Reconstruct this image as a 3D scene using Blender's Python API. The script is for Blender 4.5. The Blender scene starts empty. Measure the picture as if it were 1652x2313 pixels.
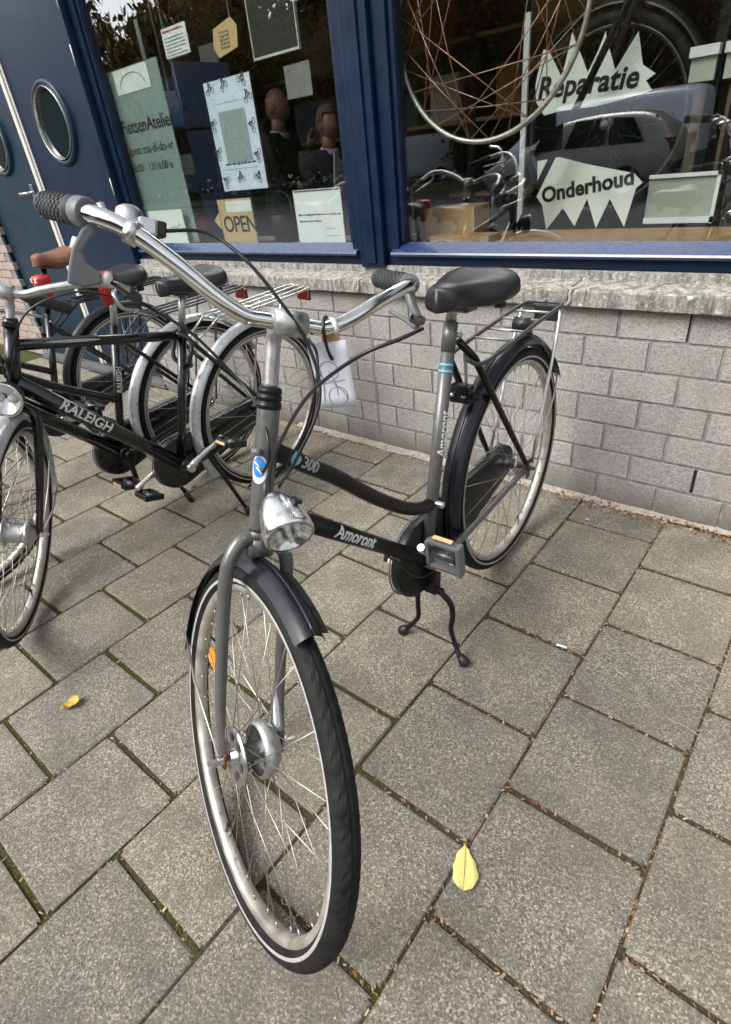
import bpy, bmesh, math, random
import numpy as np
from mathutils import Vector, Matrix, Quaternion, Euler
R=math.radians
rnd=random.Random(7)
scene=bpy.context.scene
col=scene.collection
# ------------------------------------------------------------------ camera
CAMX,CAMY,CAMZ=0.62215,-1.90232,1.23163
FPX=1269.66
camrot=Matrix.Rotation(R(42.676),3,'Z')@Matrix.Rotation(R(90-32.2973),3,'X')@Matrix.Rotation(R(-6.8405),3,'Z')
cd=bpy.data.cameras.new('camera'); cam=bpy.data.objects.new('camera',cd); col.objects.link(cam)
cam.matrix_world=Matrix.Translation((CAMX,CAMY,CAMZ))@camrot.to_4x4()
cd.sensor_fit='HORIZONTAL'; cd.sensor_width=36; cd.lens=FPX/1652*36; cd.clip_start=.02; cd.clip_end=500
scene.camera=cam
# ------------------------------------------------------------------ world + sun
world=bpy.data.worlds.new('World'); scene.world=world; world.use_nodes=True
wn=world.node_tree; wn.nodes.clear()
SUN_EL,SUN_AZ=48,205
sky=wn.nodes.new('ShaderNodeTexSky'); sky.sky_type='NISHITA'; sky.sun_disc=False
sky.sun_elevation=R(SUN_EL); sky.sun_rotation=R(SUN_AZ); sky.air_density=1.0; sky.dust_density=4.0; sky.ozone_density=1.0
hs=wn.nodes.new('ShaderNodeHueSaturation'); hs.inputs['Saturation'].default_value=.30
bg=wn.nodes.new('ShaderNodeBackground'); bg.inputs['Strength'].default_value=.15
wo=wn.nodes.new('ShaderNodeOutputWorld')
wn.links.new(sky.outputs[0],hs.inputs['Color']); wn.links.new(hs.outputs[0],bg.inputs[0]); wn.links.new(bg.outputs[0],wo.inputs[0])
sl=bpy.data.lights.new('sun','SUN'); so=bpy.data.objects.new('sun',sl); col.objects.link(so)
sl.energy=1.0; sl.angle=R(30); sl.color=(1,.96,.9)
# sky sun_rotation is measured clockwise from +Y
_d=Vector((math.sin(R(SUN_AZ))*math.cos(R(SUN_EL)),math.cos(R(SUN_AZ))*math.cos(R(SUN_EL)),math.sin(R(SUN_EL))))
so.rotation_euler=(-_d).to_track_quat('-Z','Y').to_euler(); so.location=_d*20
vs=scene.view_settings; vs.view_transform='Standard'; vs.look='None'; vs.gamma=1; vs.use_curve_mapping=False
vs.exposure=1.1
# ------------------------------------------------------------------ picture measurements -> places
def ray(u,v):
    return camrot@Vector(((u-826)/FPX,-(v-1156.5)/FPX,-1))
def at(u,v,y):            # point of the photograph on the plane Y=y
    d=ray(u,v); t=(y-CAMY)/d.y; return Vector((CAMX+d.x*t,y,CAMZ+d.z*t))
def gnd(u,v,z=0):
    d=ray(u,v); t=(z-CAMZ)/d.z; return Vector((CAMX+d.x*t,CAMY+d.y*t,z))
def onpl(u,v,p,n):
    d=ray(u,v); c=Vector((CAMX,CAMY,CAMZ)); t=(p-c).dot(n)/d.dot(n); return c+d*t
def toimg(p):
    q=camrot.transposed()@(Vector(p)-Vector((CAMX,CAMY,CAMZ)))
    if q.z>-.01: return None
    return (826+FPX*q.x/-q.z,1156.5-FPX*q.y/-q.z)
# ------------------------------------------------------------------ object helpers
def setp(o,label=None,cat=None,group=None,kind=None):
    if label: o['label']=label
    if cat: o['category']=cat
    if group: o['group']=group
    if kind: o['kind']=kind
    return o
def empty(name,loc=(0,0,0),rot=(0,0,0),parent=None,**k):
    o=bpy.data.objects.new(name,None); col.objects.link(o); o.location=loc; o.rotation_euler=rot
    o.empty_display_size=.05
    if parent: o.parent=parent
    return setp(o,**k)
def link(name,me,mats=None,parent=None,loc=None,rot=None,**k):
    o=bpy.data.objects.new(name,me); col.objects.link(o)
    if mats is not None and not me.materials:
        for m in (mats if isinstance(mats,(list,tuple)) else [mats]): me.materials.append(m)
    if parent: o.parent=parent
    if loc is not None: o.location=loc
    if rot is not None: o.rotation_euler=rot
    return setp(o,**k)
def spline(pts,n=8,closed=False):
    P=[Vector(p) for p in pts]; out=[]
    N=len(P)
    if N<3 and not closed: return P
    rng=range(N if closed else N-1)
    for i in rng:
        if closed: a,b,c,d=P[(i-1)%N],P[i],P[(i+1)%N],P[(i+2)%N]
        else:
            b,c=P[i],P[i+1]; a=P[i-1] if i>0 else b*2-c; d=P[i+2] if i+2<N else c*2-b
        for k in range(n):
            t=k/n; t2=t*t; t3=t2*t
            out.append(.5*((2*b)+(c-a)*t+(2*a-5*b+4*c-d)*t2+(3*b-a-3*c+d)*t3))
    if not closed: out.append(P[-1])
    return out
class MB:
    def __init__(s): s.v=[]; s.f=[]; s.m=[]; s.sm=[]; s.T=None
    def add(s,vs,fs,mi=0,smooth=True):
        b=len(s.v)
        if s.T is not None: vs=[s.T@Vector(v) for v in vs]
        s.v+= [tuple(v) for v in vs]
        for f in fs: s.f.append(tuple(b+i for i in f)); s.m.append(mi); s.sm.append(smooth)
        return s
    def tube(s,pts,r,seg=10,closed=False,caps=True,mi=0,flat=None):
        P=[Vector(p) for p in pts]; n=len(P)
        rr=r if isinstance(r,(list,tuple)) else [r]*n
        if len(rr)!=n:
            k=len(rr); rr=[rr[min(int(i/(n-1)*(k-1)),k-2)]*(1-((i/(n-1)*(k-1))-min(int(i/(n-1)*(k-1)),k-2)))+rr[min(int(i/(n-1)*(k-1)),k-2)+1]*((i/(n-1)*(k-1))-min(int(i/(n-1)*(k-1)),k-2)) for i in range(n)]
        tan=[]
        for i in range(n):
            a=P[(i-1)%n] if (closed or i>0) else P[i]; b=P[(i+1)%n] if (closed or i<n-1) else P[i]
            t=(b-a); tan.append(t.normalized() if t.length>1e-9 else Vector((0,0,1)))
        u=tan[0].orthogonal().normalized(); us=[]
        for i in range(n):
            if i>0:
                q=tan[i-1].rotation_difference(tan[i]); u=(q@u)
            u=(u-tan[i]*u.dot(tan[i])).normalized(); us.append(u.copy())
        vs=[]
        for i in range(n):
            w=tan[i].cross(us[i])
            for k in range(seg):
                a=2*math.pi*k/seg
                vs.append(P[i]+(us[i]*math.cos(a)+w*math.sin(a))*rr[i])
        fs=[]
        for i in range(n if closed else n-1):
            j=(i+1)%n
            for k in range(seg):
                k2=(k+1)%seg
                fs.append((i*seg+k,i*seg+k2,j*seg+k2,j*seg+k))
        s.add(vs,fs,mi,True)
        if caps and not closed:
            b=len(s.v)-n*seg
            s.f.append(tuple(b+k for k in range(seg-1,-1,-1))); s.m.append(mi); s.sm.append(False)
            s.f.append(tuple(b+(n-1)*seg+k for k in range(seg))); s.m.append(mi); s.sm.append(False)
        return s
    def lathe(s,prof,o,ax,seg=24,mi=0,smooth=True,arc=None):
        # prof: list of (along axis, radius)
        o=Vector(o); ax=Vector(ax).normalized(); u=ax.orthogonal().normalized(); w=ax.cross(u)
        vs=[];fs=[]
        for (t,r) in prof:
            for k in range(seg):
                a=2*math.pi*k/seg; vs.append(o+ax*t+(u*math.cos(a)+w*math.sin(a))*max(r,1e-5))
        n=len(prof)
        for i in range(n-1):
            for k in range(seg):
                k2=(k+1)%seg; fs.append((i*seg+k,i*seg+k2,(i+1)*seg+k2,(i+1)*seg+k))
        return s.add(vs,fs,mi,smooth)
    def box(s,c,size,rot=None,mi=0,bev=0):
        c=Vector(c); x,y,z=[q/2 for q in size]
        M=(rot if rot is not None else Matrix.Identity(3))
        if bev<=0:
            vs=[c+M@Vector((a*x,b*y,d*z)) for a in(-1,1) for b in(-1,1) for d in(-1,1)]
            fs=[(0,1,3,2),(4,6,7,5),(0,4,5,1),(2,3,7,6),(0,2,6,4),(1,5,7,3)]
            return s.add(vs,fs,mi,False)
        bm=bmesh.new(); bmesh.ops.create_cube(bm,size=1)
        for v in bm.verts: v.co=Vector((v.co.x*size[0],v.co.y*size[1],v.co.z*size[2]))
        bmesh.ops.bevel(bm,geom=bm.edges[:],offset=bev,segments=2,profile=.6,affect='EDGES')
        bm.verts.index_update()
        vs=[c+M@v.co for v in bm.verts]; fs=[[v.index for v in f.verts] for f in bm.faces]; bm.free()
        return s.add(vs,fs,mi,False)
    def prism(s,poly,o,ux,uy,depth,mi=0,mside=None):
        # polygon in plane (o,ux,uy), extruded by depth along ux x uy
        o=Vector(o);ux=Vector(ux);uy=Vector(uy);nz=ux.cross(uy).normalized()
        n=len(poly)
        vs=[o+ux*a+uy*b for a,b in poly]+[o+ux*a+uy*b-nz*depth for a,b in poly]
        ms=mi if mside is None else mside
        s.add(vs,[tuple(range(n))],mi,False)
        b=len(s.v)-2*n
        s.f.append(tuple(b+n+i for i in range(n-1,-1,-1))); s.m.append(ms); s.sm.append(False)
        for i in range(n):
            j=(i+1)%n; s.f.append((b+i,b+n+i,b+n+j,b+j)); s.m.append(ms); s.sm.append(False)
        return s
    def mesh(s,name):
        me=bpy.data.meshes.new(name); me.from_pydata(s.v,[],s.f)
        me.polygons.foreach_set('material_index',s.m); me.polygons.foreach_set('use_smooth',s.sm)
        me.update(); return me
    def build(s,name,mats,parent=None,**k): return link(name,s.mesh(name),mats,parent,**k)
def fixn(o):
    bm=bmesh.new(); bm.from_mesh(o.data); bmesh.ops.recalc_face_normals(bm,faces=bm.faces[:]); bm.to_mesh(o.data); bm.free(); return o
def subsurf(o,l=2):
    m=o.modifiers.new('s','SUBSURF'); m.levels=l; m.render_levels=l; return o
def text_mesh(s,size,extrude=.0006,shear=0,offset=0,align='LEFT',sub=0,spacing=1):
    cu=bpy.data.curves.new('t','FONT'); cu.body=s; cu.size=size; cu.extrude=extrude; cu.shear=shear; cu.offset=offset; cu.align_x=align
    cu.space_character=spacing; cu.resolution_u=4
    o=bpy.data.objects.new('t',cu); col.objects.link(o)
    dg=bpy.context.evaluated_depsgraph_get(); me=bpy.data.meshes.new_from_object(o.evaluated_get(dg))
    bpy.data.objects.remove(o); bpy.data.curves.remove(cu)
    if sub:
        bm=bmesh.new(); bm.from_mesh(me)
        bmesh.ops.triangulate(bm,faces=bm.faces[:])
        for _ in range(sub):
            ed=[e for e in bm.edges if e.calc_length()>size*.12]
            if not ed: break
            bmesh.ops.subdivide_edges(bm,edges=ed,cuts=1)
            bmesh.ops.triangulate(bm,faces=bm.faces[:])
        bm.to_mesh(me); bm.free()
    return me
def text_flat(name,s,size,mat,parent,o,ux,uy,**k):
    me=text_mesh(s,size,**k); ux=Vector(ux).normalized();uy=Vector(uy).normalized();nz=ux.cross(uy);o=Vector(o)
    for v in me.vertices: v.co=o+ux*v.co.x+uy*v.co.y+nz*v.co.z
    return link(name,me,mat,parent)
def text_tube(name,s,size,mat,parent,p0,p1,r,nrm,start,flip=False,**k):
    # lettering wrapped on a straight tube p0->p1, centred on direction nrm
    p0=Vector(p0);p1=Vector(p1);ax=(p1-p0).normalized();nz=Vector(nrm);nz=(nz-ax*nz.dot(ax)).normalized();up=nz.cross(ax)
    me=text_mesh(s,size,sub=4,**k)
    for v in me.vertices:
        a=(v.co.y-size*.33)/r; rr=r+.0006+v.co.z
        v.co=p0+ax*(start+v.co.x)+nz*(rr*math.cos(a))+up*(rr*math.sin(a))
    return link(name,me,mat,parent)
# ------------------------------------------------------------------ materials
def newmat(name):
    m=bpy.data.materials.new(name); m.use_nodes=True; nt=m.node_tree; b=nt.nodes['Principled BSDF']; return m,nt,b
def simple(name,c,rough=.5,metal=0,coat=0,spec=.5,noise=0,nscale=60,bump=0,bscale=300,em=None,rvar=0):
    m,nt,b=newmat(name)
    b.inputs['Base Color'].default_value=(*c,1); b.inputs['Roughness'].default_value=rough; b.inputs['Metallic'].default_value=metal
    b.inputs['Coat Weight'].default_value=coat; b.inputs['Coat Roughness'].default_value=.08; b.inputs['Specular IOR Level'].default_value=spec
    tc=nt.nodes.new('ShaderNodeTexCoord')
    if noise or rvar:
        n=nt.nodes.new('ShaderNodeTexNoise'); n.inputs['Scale'].default_value=nscale; n.inputs['Detail'].default_value=6; n.inputs['Roughness'].default_value=.65
        nt.links.new(tc.outputs['Object'],n.inputs['Vector'])
        if noise:
            r=nt.nodes.new('ShaderNodeValToRGB'); r.color_ramp.elements[0].position=.3; r.color_ramp.elements[1].position=.72
            r.color_ramp.elements[0].color=(*[q*(1-noise) for q in c],1); r.color_ramp.elements[1].color=(*[min(1,q*(1+noise)) for q in c],1)
            nt.links.new(n.outputs['Fac'],r.inputs[0]); nt.links.new(r.outputs[0],b.inputs['Base Color'])
        if rvar:
            mr=nt.nodes.new('ShaderNodeMapRange'); mr.inputs['From Min'].default_value=.35; mr.inputs['From Max'].default_value=.7
            mr.inputs['To Min'].default_value=max(0,rough-rvar); mr.inputs['To Max'].default_value=min(1,rough+rvar)
            nt.links.new(n.outputs['Fac'],mr.inputs['Value']); nt.links.new(mr.outputs[0],b.inputs['Roughness'])
    if bump:
        n2=nt.nodes.new('ShaderNodeTexNoise'); n2.inputs['Scale'].default_value=bscale; n2.inputs['Detail'].default_value=3
        nt.links.new(tc.outputs['Object'],n2.inputs['Vector'])
        bp=nt.nodes.new('ShaderNodeBump'); bp.inputs['Strength'].default_value=bump; bp.inputs['Distance'].default_value=.001
        nt.links.new(n2.outputs['Fac'],bp.inputs['Height']); nt.links.new(bp.outputs[0],b.inputs['Normal'])
    if em: b.inputs['Emission Color'].default_value=(*em[0],1); b.inputs['Emission Strength'].default_value=em[1]
    return m
def mixcol(nt,fac,a,b,blend='MIX'):
    n=nt.nodes.new('ShaderNodeMix'); n.data_type='RGBA'; n.blend_type=blend
    for i,x in ((0,fac),(6,a),(7,b)):
        if hasattr(x,'is_output'): nt.links.new(x,n.inputs[i])
        elif i==0: n.inputs[0].default_value=x
        else: n.inputs[i].default_value=(*x,1) if len(x)==3 else x
    return n.outputs[2]
def ramp(nt,src,stops,interp='LINEAR'):
    r=nt.nodes.new('ShaderNodeValToRGB'); cr=r.color_ramp; cr.interpolation=interp
    while len(cr.elements)<len(stops): cr.elements.new(.5)
    for e,(p,c) in zip(cr.elements,stops): e.position=p; e.color=(*c,1) if not isinstance(c,(int,float)) else (c,c,c,1)
    nt.links.new(src,r.inputs[0]); return r.outputs[0]
def noise(nt,vec,scale,detail=4,rough=.6,dist=0):
    n=nt.nodes.new('ShaderNodeTexNoise'); n.inputs['Scale'].default_value=scale; n.inputs['Detail'].default_value=detail; n.inputs['Roughness'].default_value=rough; n.inputs['Distortion'].default_value=dist
    nt.links.new(vec,n.inputs['Vector']); return n.outputs['Fac']
def vor(nt,vec,scale,feat='F1',out='Distance'):
    n=nt.nodes.new('ShaderNodeTexVoronoi'); n.inputs['Scale'].default_value=scale; n.feature=feat
    nt.links.new(vec,n.inputs['Vector']); return n.outputs[out]
def bumpn(nt,h,b,strength=.5,dist=.002):
    bp=nt.nodes.new('ShaderNodeBump'); bp.inputs['Strength'].default_value=strength; bp.inputs['Distance'].default_value=dist
    nt.links.new(h,bp.inputs['Height']); nt.links.new(bp.outputs[0],b.inputs['Normal'])
def worldpos(nt):
    g=nt.nodes.new('ShaderNodeNewGeometry'); return g.outputs['Position']
def mth(nt,op,a,b=0.0):
    n=nt.nodes.new('ShaderNodeMath'); n.operation=op
    for i,x in ((0,a),(1,b)):
        if hasattr(x,'is_output'): nt.links.new(x,n.inputs[i])
        else: n.inputs[i].default_value=x
    return n.outputs[0]
# washed concrete slab: grey-beige sand matrix with pale, dark and ochre grains
def paver_material():
    m,nt,b=newmat('paver_concrete'); P=worldpos(nt)
    oi=nt.nodes.new('ShaderNodeObjectInfo'); rv=oi.outputs['Random']
    g=vor(nt,P,330,out='Color'); sep=nt.nodes.new('ShaderNodeSeparateColor'); nt.links.new(g,sep.inputs[0])
    grain=ramp(nt,sep.outputs[0],[(0,(.088,.081,.067)),(.20,(.158,.146,.120)),(.52,(.250,.231,.190)),(.82,(.352,.326,.266)),(.96,(.59,.56,.485))])
    fine=noise(nt,P,700,3,.7)
    c=mixcol(nt,ramp(nt,fine,[(.3,.0),(.75,.38)]),grain,(.19,.174,.142))
    big=noise(nt,P,7,5,.62,.4)
    c=mixcol(nt,ramp(nt,big,[(.38,0),(.66,.55)]),c,(.115,.106,.090))
    och=noise(nt,P,2.3,3,.6)
    c=mixcol(nt,ramp(nt,och,[(.45,0),(.75,.30)]),c,(.285,.255,.185))
    tint=ramp(nt,rv,[(0,(.88,.885,.89)),(.3,(.96,.96,.955)),(.55,(1.0,.985,.95)),(.8,(1.06,1.035,.975)),(1,(1.12,1.10,1.05))])
    c=mixcol(nt,1.0,c,tint,'MULTIPLY')
    # green algae creeping from some joints
    alg=noise(nt,P,3.1,4,.6,.3)
    c=mixcol(nt,ramp(nt,alg,[(.58,0),(.78,.28)]),c,(.14,.145,.07))
    stn=noise(nt,P,11,6,.7,.8); c=mixcol(nt,ramp(nt,stn,[(.62,0),(.74,.38)]),c,(.085,.075,.06))
    pal=noise(nt,P,4.3,5,.65,.6); c=mixcol(nt,ramp(nt,pal,[(.60,0),(.75,.32)]),c,(.37,.35,.30))
    # white speckles (shell / gum)
    sp=vor(nt,P,95,out='Distance'); s2=vor(nt,P,95,out='Color'); se=nt.nodes.new('ShaderNodeSeparateColor'); nt.links.new(s2,se.inputs[0])
    msk=mth(nt,'MULTIPLY',ramp(nt,sp,[(.0,1),(.22,0)]),ramp(nt,se.outputs[1],[(.93,0),(.96,1)]))
    c=mixcol(nt,msk,c,(.60,.58,.53))
    nt.links.new(c,b.inputs['Base Color']); b.inputs['Roughness'].default_value=.86; b.inputs['Specular IOR Level'].default_value=.32
    h=mth(nt,'ADD',mth(nt,'MULTIPLY',sep.outputs[0],.5),fine)
    bumpn(nt,h,b,.9,.0026); return m
def joint_material():
    m,nt,b=newmat('joint_soil'); P=worldpos(nt)
    n1=noise(nt,P,180,5,.7); c=ramp(nt,n1,[(.3,(.026,.022,.016)),(.55,(.070,.058,.042)),(.75,(.14,.105,.070))])
    ms=noise(nt,P,2.6,4,.65,.5); gr=ramp(nt,noise(nt,P,260,4,.7),[(.3,(.022,.028,.008)),(.7,(.085,.10,.022))])
    # moss thins out towards the wall (x>0.2) where brown needles collect
    sp=nt.nodes.new('ShaderNodeSeparateXYZ'); nt.links.new(P,sp.inputs[0])
    bias=mth(nt,'MULTIPLY',sp.outputs[0],-.10); f=mth(nt,'ADD',ms,bias)
    c=mixcol(nt,ramp(nt,f,[(.44,0),(.6,.9)]),c,gr)
    nt.links.new(c,b.inputs['Base Color']); b.inputs['Roughness'].default_value=.95; b.inputs['Specular IOR Level'].default_value=.15
    bumpn(nt,n1,b,1,.004); return m
def block_material():
    m,nt,b=newmat('concrete_block'); P=worldpos(nt)
    oi=nt.nodes.new('ShaderNodeObjectInfo')
    g=vor(nt,P,235,out='Color'); sep=nt.nodes.new('ShaderNodeSeparateColor'); nt.links.new(g,sep.inputs[0])
    c=ramp(nt,sep.outputs[0],[(0,(.13,.13,.132)),(.2,(.265,.265,.268)),(.7,(.355,.355,.355)),(1,(.50,.50,.495))])
    fine=noise(nt,P,500,4,.7); c=mixcol(nt,ramp(nt,fine,[(.3,.6),(.7,.15)]),c,(.30,.30,.302))
    big=noise(nt,P,5,5,.6); c=mixcol(nt,ramp(nt,big,[(.4,0),(.75,.4)]),c,(.225,.222,.215))
    tint=ramp(nt,oi.outputs['Random'],[(0,(.92,.918,.912)),(.5,(1.0,.998,.99)),(1,(1.08,1.075,1.065))]); c=mixcol(nt,1.0,c,tint,'MULTIPLY')
    mp=nt.nodes.new('ShaderNodeMapping'); mp.inputs['Scale'].default_value=(1,1,.22); nt.links.new(P,mp.inputs['Vector'])
    drip=noise(nt,mp.outputs[0],7,5,.65,.3); c=mixcol(nt,ramp(nt,drip,[(.54,0),(.74,.30)]),c,(.15,.148,.14))
    # splash dirt along the foot
    sp=nt.nodes.new('ShaderNodeSeparateXYZ'); nt.links.new(P,sp.inputs[0])
    zz=mth(nt,'ADD',sp.outputs[2],mth(nt,'MULTIPLY',noise(nt,P,9,4,.6),.10))
    c=mixcol(nt,ramp(nt,zz,[(.06,.75),(.17,0)]),c,(.115,.103,.088))
    c=mixcol(nt,1.0,c,(1.03,1.0,.955),'MULTIPLY')
    nt.links.new(c,b.inputs['Base Color']); b.inputs['Roughness'].default_value=.92; b.inputs['Specular IOR Level'].default_value=.25
    pits=vor(nt,P,140); h=mth(nt,'ADD',ramp(nt,pits,[(.05,0),(.3,1)]),mth(nt,'MULTIPLY',fine,.8)); bumpn(nt,h,b,.8,.0022); return m
def ledge_material():
    m,nt,b=newmat('weathered_ledge'); P=worldpos(nt)
    mp=nt.nodes.new('ShaderNodeMapping'); mp.inputs['Scale'].default_value=(1,1,.18); nt.links.new(P,mp.inputs['Vector'])
    n1=noise(nt,P,150,6,.75); c=ramp(nt,n1,[(.28,(.12,.115,.103)),(.5,(.32,.308,.28)),(.72,(.54,.53,.49))])
    st=noise(nt,mp.outputs[0],34,4,.65); c=mixcol(nt,ramp(nt,st,[(.42,0),(.62,.75)]),c,(.085,.08,.07))
    lich=noise(nt,P,75,5,.7,.5); c=mixcol(nt,ramp(nt,lich,[(.58,0),(.66,.8)]),c,(.62,.60,.54))
    blk=noise(nt,P,13,5,.7); c=mixcol(nt,ramp(nt,blk,[(.56,0),(.72,.7)]),c,(.07,.066,.06))
    nt.links.new(c,b.inputs['Base Color']); b.inputs['Roughness'].default_value=.93; b.inputs['Specular IOR Level'].default_value=.2
    bumpn(nt,n1,b,.7,.003); return m
M={}
M['paver']=paver_material(); M['joint']=joint_material(); M['block']=block_material(); M['ledge']=ledge_material()
M['mortar']=simple('mortar',(.215,.213,.208),.95,noise=.45,nscale=35,bump=.5,bscale=260)
M['haunch']=simple('cement_haunch',(.36,.335,.29),.95,noise=.28,nscale=40,bump=.6,bscale=240)
M['slot']=simple('slot_shade',(.008,.008,.008),.9)
M['blue']=simple('blue_paint',(.0007,.0105,.034),.44,coat=.10,noise=.18,nscale=9,rvar=.06,bump=.05,bscale=60,spec=.3)
M['bluegrey']=simple('sheen_blue_paint',(.004,.0205,.040),.45,coat=.1,noise=.25,nscale=6,rvar=.08,bump=.06,bscale=50,spec=.3)  # door blue with its pale reflected light mixed into the colour
M['sillsheen']=simple('sill_sky_sheen_blue',(.014,.030,.085),.30,coat=.4,noise=.2,nscale=25,rvar=.08)  # window blue lightened in its colour for the sky mirrored on the sill
M['alustrip']=simple('white_metal_strip',(.62,.60,.56),.42,noise=.12,nscale=30)
M['black']=simple('black_paint',(.0042,.0042,.005),.28,coat=.35,rvar=.08,nscale=20,noise=.2)
M['satin']=simple('satin_black_paint',(.0055,.0055,.006),.40,rvar=.12,nscale=45,noise=.35,spec=.32)
M['navy']=simple('navy_black_paint',(.003,.0035,.008),.34,coat=.25,rvar=.10,nscale=30,spec=.4)
M['grey']=simple('anthracite_metallic_paint',(.118,.119,.112),.38,metal=.35,coat=.30,noise=.16,nscale=70,rvar=.08)
M['chrome']=simple('chrome',(.74,.73,.70),.13,metal=1,noise=.08,nscale=40,rvar=.07)
M['lampchrome']=simple('lamp_chrome',(.86,.86,.85),.24,metal=1,noise=.06,nscale=50,rvar=.08)
M['alu']=simple('aluminium',(.60,.60,.59),.34,metal=1,noise=.10,nscale=50,rvar=.1)
M['dullalu']=simple('scratched_aluminium',(.50,.50,.485),.45,metal=.9,noise=.3,nscale=45,rvar=.12)
M['darksteel']=simple('dark_steel',(.13,.13,.135),.42,metal=.8,noise=.2,nscale=50,rvar=.1)
M['rackgrey']=simple('grey_rack_lacquer',(.075,.078,.076),.38,metal=.4,noise=.15,nscale=60,rvar=.1)
M['rim']=simple('rim_aluminium',(.50,.475,.425),.46,metal=.70,noise=.30,nscale=22,rvar=.1)
M['rimdirty']=simple('dusty_rim',(.27,.245,.20),.6,metal=.4,noise=.25,nscale=40)
M['spoke']=simple('spoke_steel',(.42,.41,.39),.36,metal=.9)
M['copper']=simple('old_spoke_steel',(.46,.27,.19),.4,metal=.7)
M['rubber']=simple('tyre_rubber',(.012,.0118,.0115),.68,noise=.6,nscale=28,bump=.4,bscale=420,spec=.22)
M['dustrub']=simple('dusty_rubber',(.034,.033,.032),.75,noise=.3,nscale=40,spec=.3)
M['stripe']=simple('reflective_stripe',(.36,.36,.35),.5,noise=.15,nscale=60)
M['grip']=simple('grip_rubber',(.042,.044,.047),.62,noise=.25,nscale=90,spec=.35)
M['plastic']=simple('black_plastic',(.012,.012,.013),.42,noise=.2,nscale=60)
M['greyplastic']=simple('grey_plastic',(.13,.135,.142),.45,noise=.12,nscale=70,bump=.15,bscale=400)
M['cable']=simple('cable_housing',(.010,.010,.011),.35)
M['leather']=simple('black_saddle_vinyl',(.013,.013,.015),.38,noise=.2,nscale=50,bump=.35,bscale=700,rvar=.07)
M['brown']=simple('brown_leather',(.20,.085,.045),.5,noise=.25,nscale=40,bump=.2,bscale=300)
M['red']=simple('red_plastic',(.42,.02,.025),.35,noise=.15,nscale=40)
M['redlens']=simple('red_lens',(.11,.006,.006),.25,coat=.2)
M['amber']=simple('amber_reflector',(.80,.30,.02),.28,noise=.2,nscale=160)
M['amberwhite']=simple('pale_reflector',(.75,.52,.25),.3,noise=.2,nscale=120)
M['white']=simple('white_plastic',(.74,.73,.70),.4,noise=.06,nscale=40)
M['silverguard']=simple('silver_mudguard',(.60,.61,.62),.34,metal=.55,noise=.12,nscale=50,rvar=.08)
M['decalwhite']=simple('white_decal',(.72,.72,.70),.5)
M['decalblue']=simple('blue_decal',(.03,.20,.52),.4)
M['lightblue']=simple('light_blue_tape',(.16,.42,.55),.5)
M['rust']=simple('rust',(.12,.045,.02),.85,noise=.4,nscale=120)
M['inside']=simple('shop_interior',(.11,.08,.055),.85,noise=.3,nscale=3)
M['wood']=simple('pine_board',(.40,.235,.115),.6,noise=.25,nscale=18)
M['card']=simple('cardboard',(.43,.27,.14),.8,noise=.1,nscale=30)
def paper(name,c,var=.05): return simple(name,c,.7,noise=var,nscale=14,spec=.25)
M['paperw']=paper('white_paper',(.74,.76,.76)); M['paperg']=paper('greenish_paper',(.78,.82,.77)); M['paperb']=paper('bluish_poster_paper',(.62,.70,.78))
M['tag']=paper('tag_paper',(.72,.74,.78)); M['kraft']=paper('kraft_board',(.58,.43,.21)); M['slate']=paper('blackboard',(.028,.032,.028),.2)
M['ink']=simple('black_ink',(.006,.006,.006),.6); M['greyink']=simple('grey_ink',(.10,.11,.12),.6); M['faintink']=simple('faint_ink',(.30,.36,.36),.6)
def translucent(name,c,t):
    m,nt,b=newmat(name); b.inputs['Base Color'].default_value=(*c,1); b.inputs['Roughness'].default_value=.35
    tr=nt.nodes.new('ShaderNodeBsdfTransparent'); mx=nt.nodes.new('ShaderNodeMixShader'); mx.inputs[0].default_value=t
    nt.links.new(b.outputs[0],mx.inputs[1]); nt.links.new(tr.outputs[0],mx.inputs[2]); nt.links.new(mx.outputs[0],nt.nodes['Material Output'].inputs[0]); return m
M['frost']=translucent('frosted_banner',(.33,.43,.40),.25)
def glass(name,tint,k,mn=0):
    m=bpy.data.materials.new(name); m.use_nodes=True; nt=m.node_tree; nt.nodes.clear()
    o=nt.nodes.new('ShaderNodeOutputMaterial'); t=nt.nodes.new('ShaderNodeBsdfTransparent'); t.inputs[0].default_value=(*tint,1)
    g=nt.nodes.new('ShaderNodeBsdfGlossy'); g.inputs['Roughness'].default_value=0.0; g.inputs[0].default_value=(.95,.98,1,1)
    fr=nt.nodes.new('ShaderNodeFresnel'); gg=nt.nodes.new('ShaderNodeNewGeometry'); nt.links.new(mth(nt,'ADD',1.52,mth(nt,'MULTIPLY',gg.outputs['Backfacing'],1/1.52-1.52)),fr.inputs['IOR'])
    f=mth(nt,'ADD',mth(nt,'MULTIPLY',fr.outputs[0],k),mn)
    mx=nt.nodes.new('ShaderNodeMixShader'); nt.links.new(f,mx.inputs[0]); nt.links.new(t.outputs[0],mx.inputs[1]); nt.links.new(g.outputs[0],mx.inputs[2]); nt.links.new(mx.outputs[0],o.inputs[0]); return m
M['glass']=glass('window_glass',(.95,.975,.965),2.9,.0)
M['lens']=glass('lamp_lens',(.95,.95,.95),1.0,.05)
M['cloth']=simple('dark_jacket',(.012,.012,.016),.85,noise=.2,nscale=50); M['cloth2']=simple('plum_grey_jacket',(.045,.038,.052),.85,noise=.2,nscale=50)
M['shirt']=simple('lavender_shirt',(.42,.36,.50),.8); M['skin']=simple('skin',(.30,.155,.105),.5,noise=.12,nscale=30); M['scarf']=simple('grey_scarf',(.32,.31,.30),.9)
M['hair']=simple('grey_brown_hair',(.12,.085,.06),.7,noise=.4,nscale=120)
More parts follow.
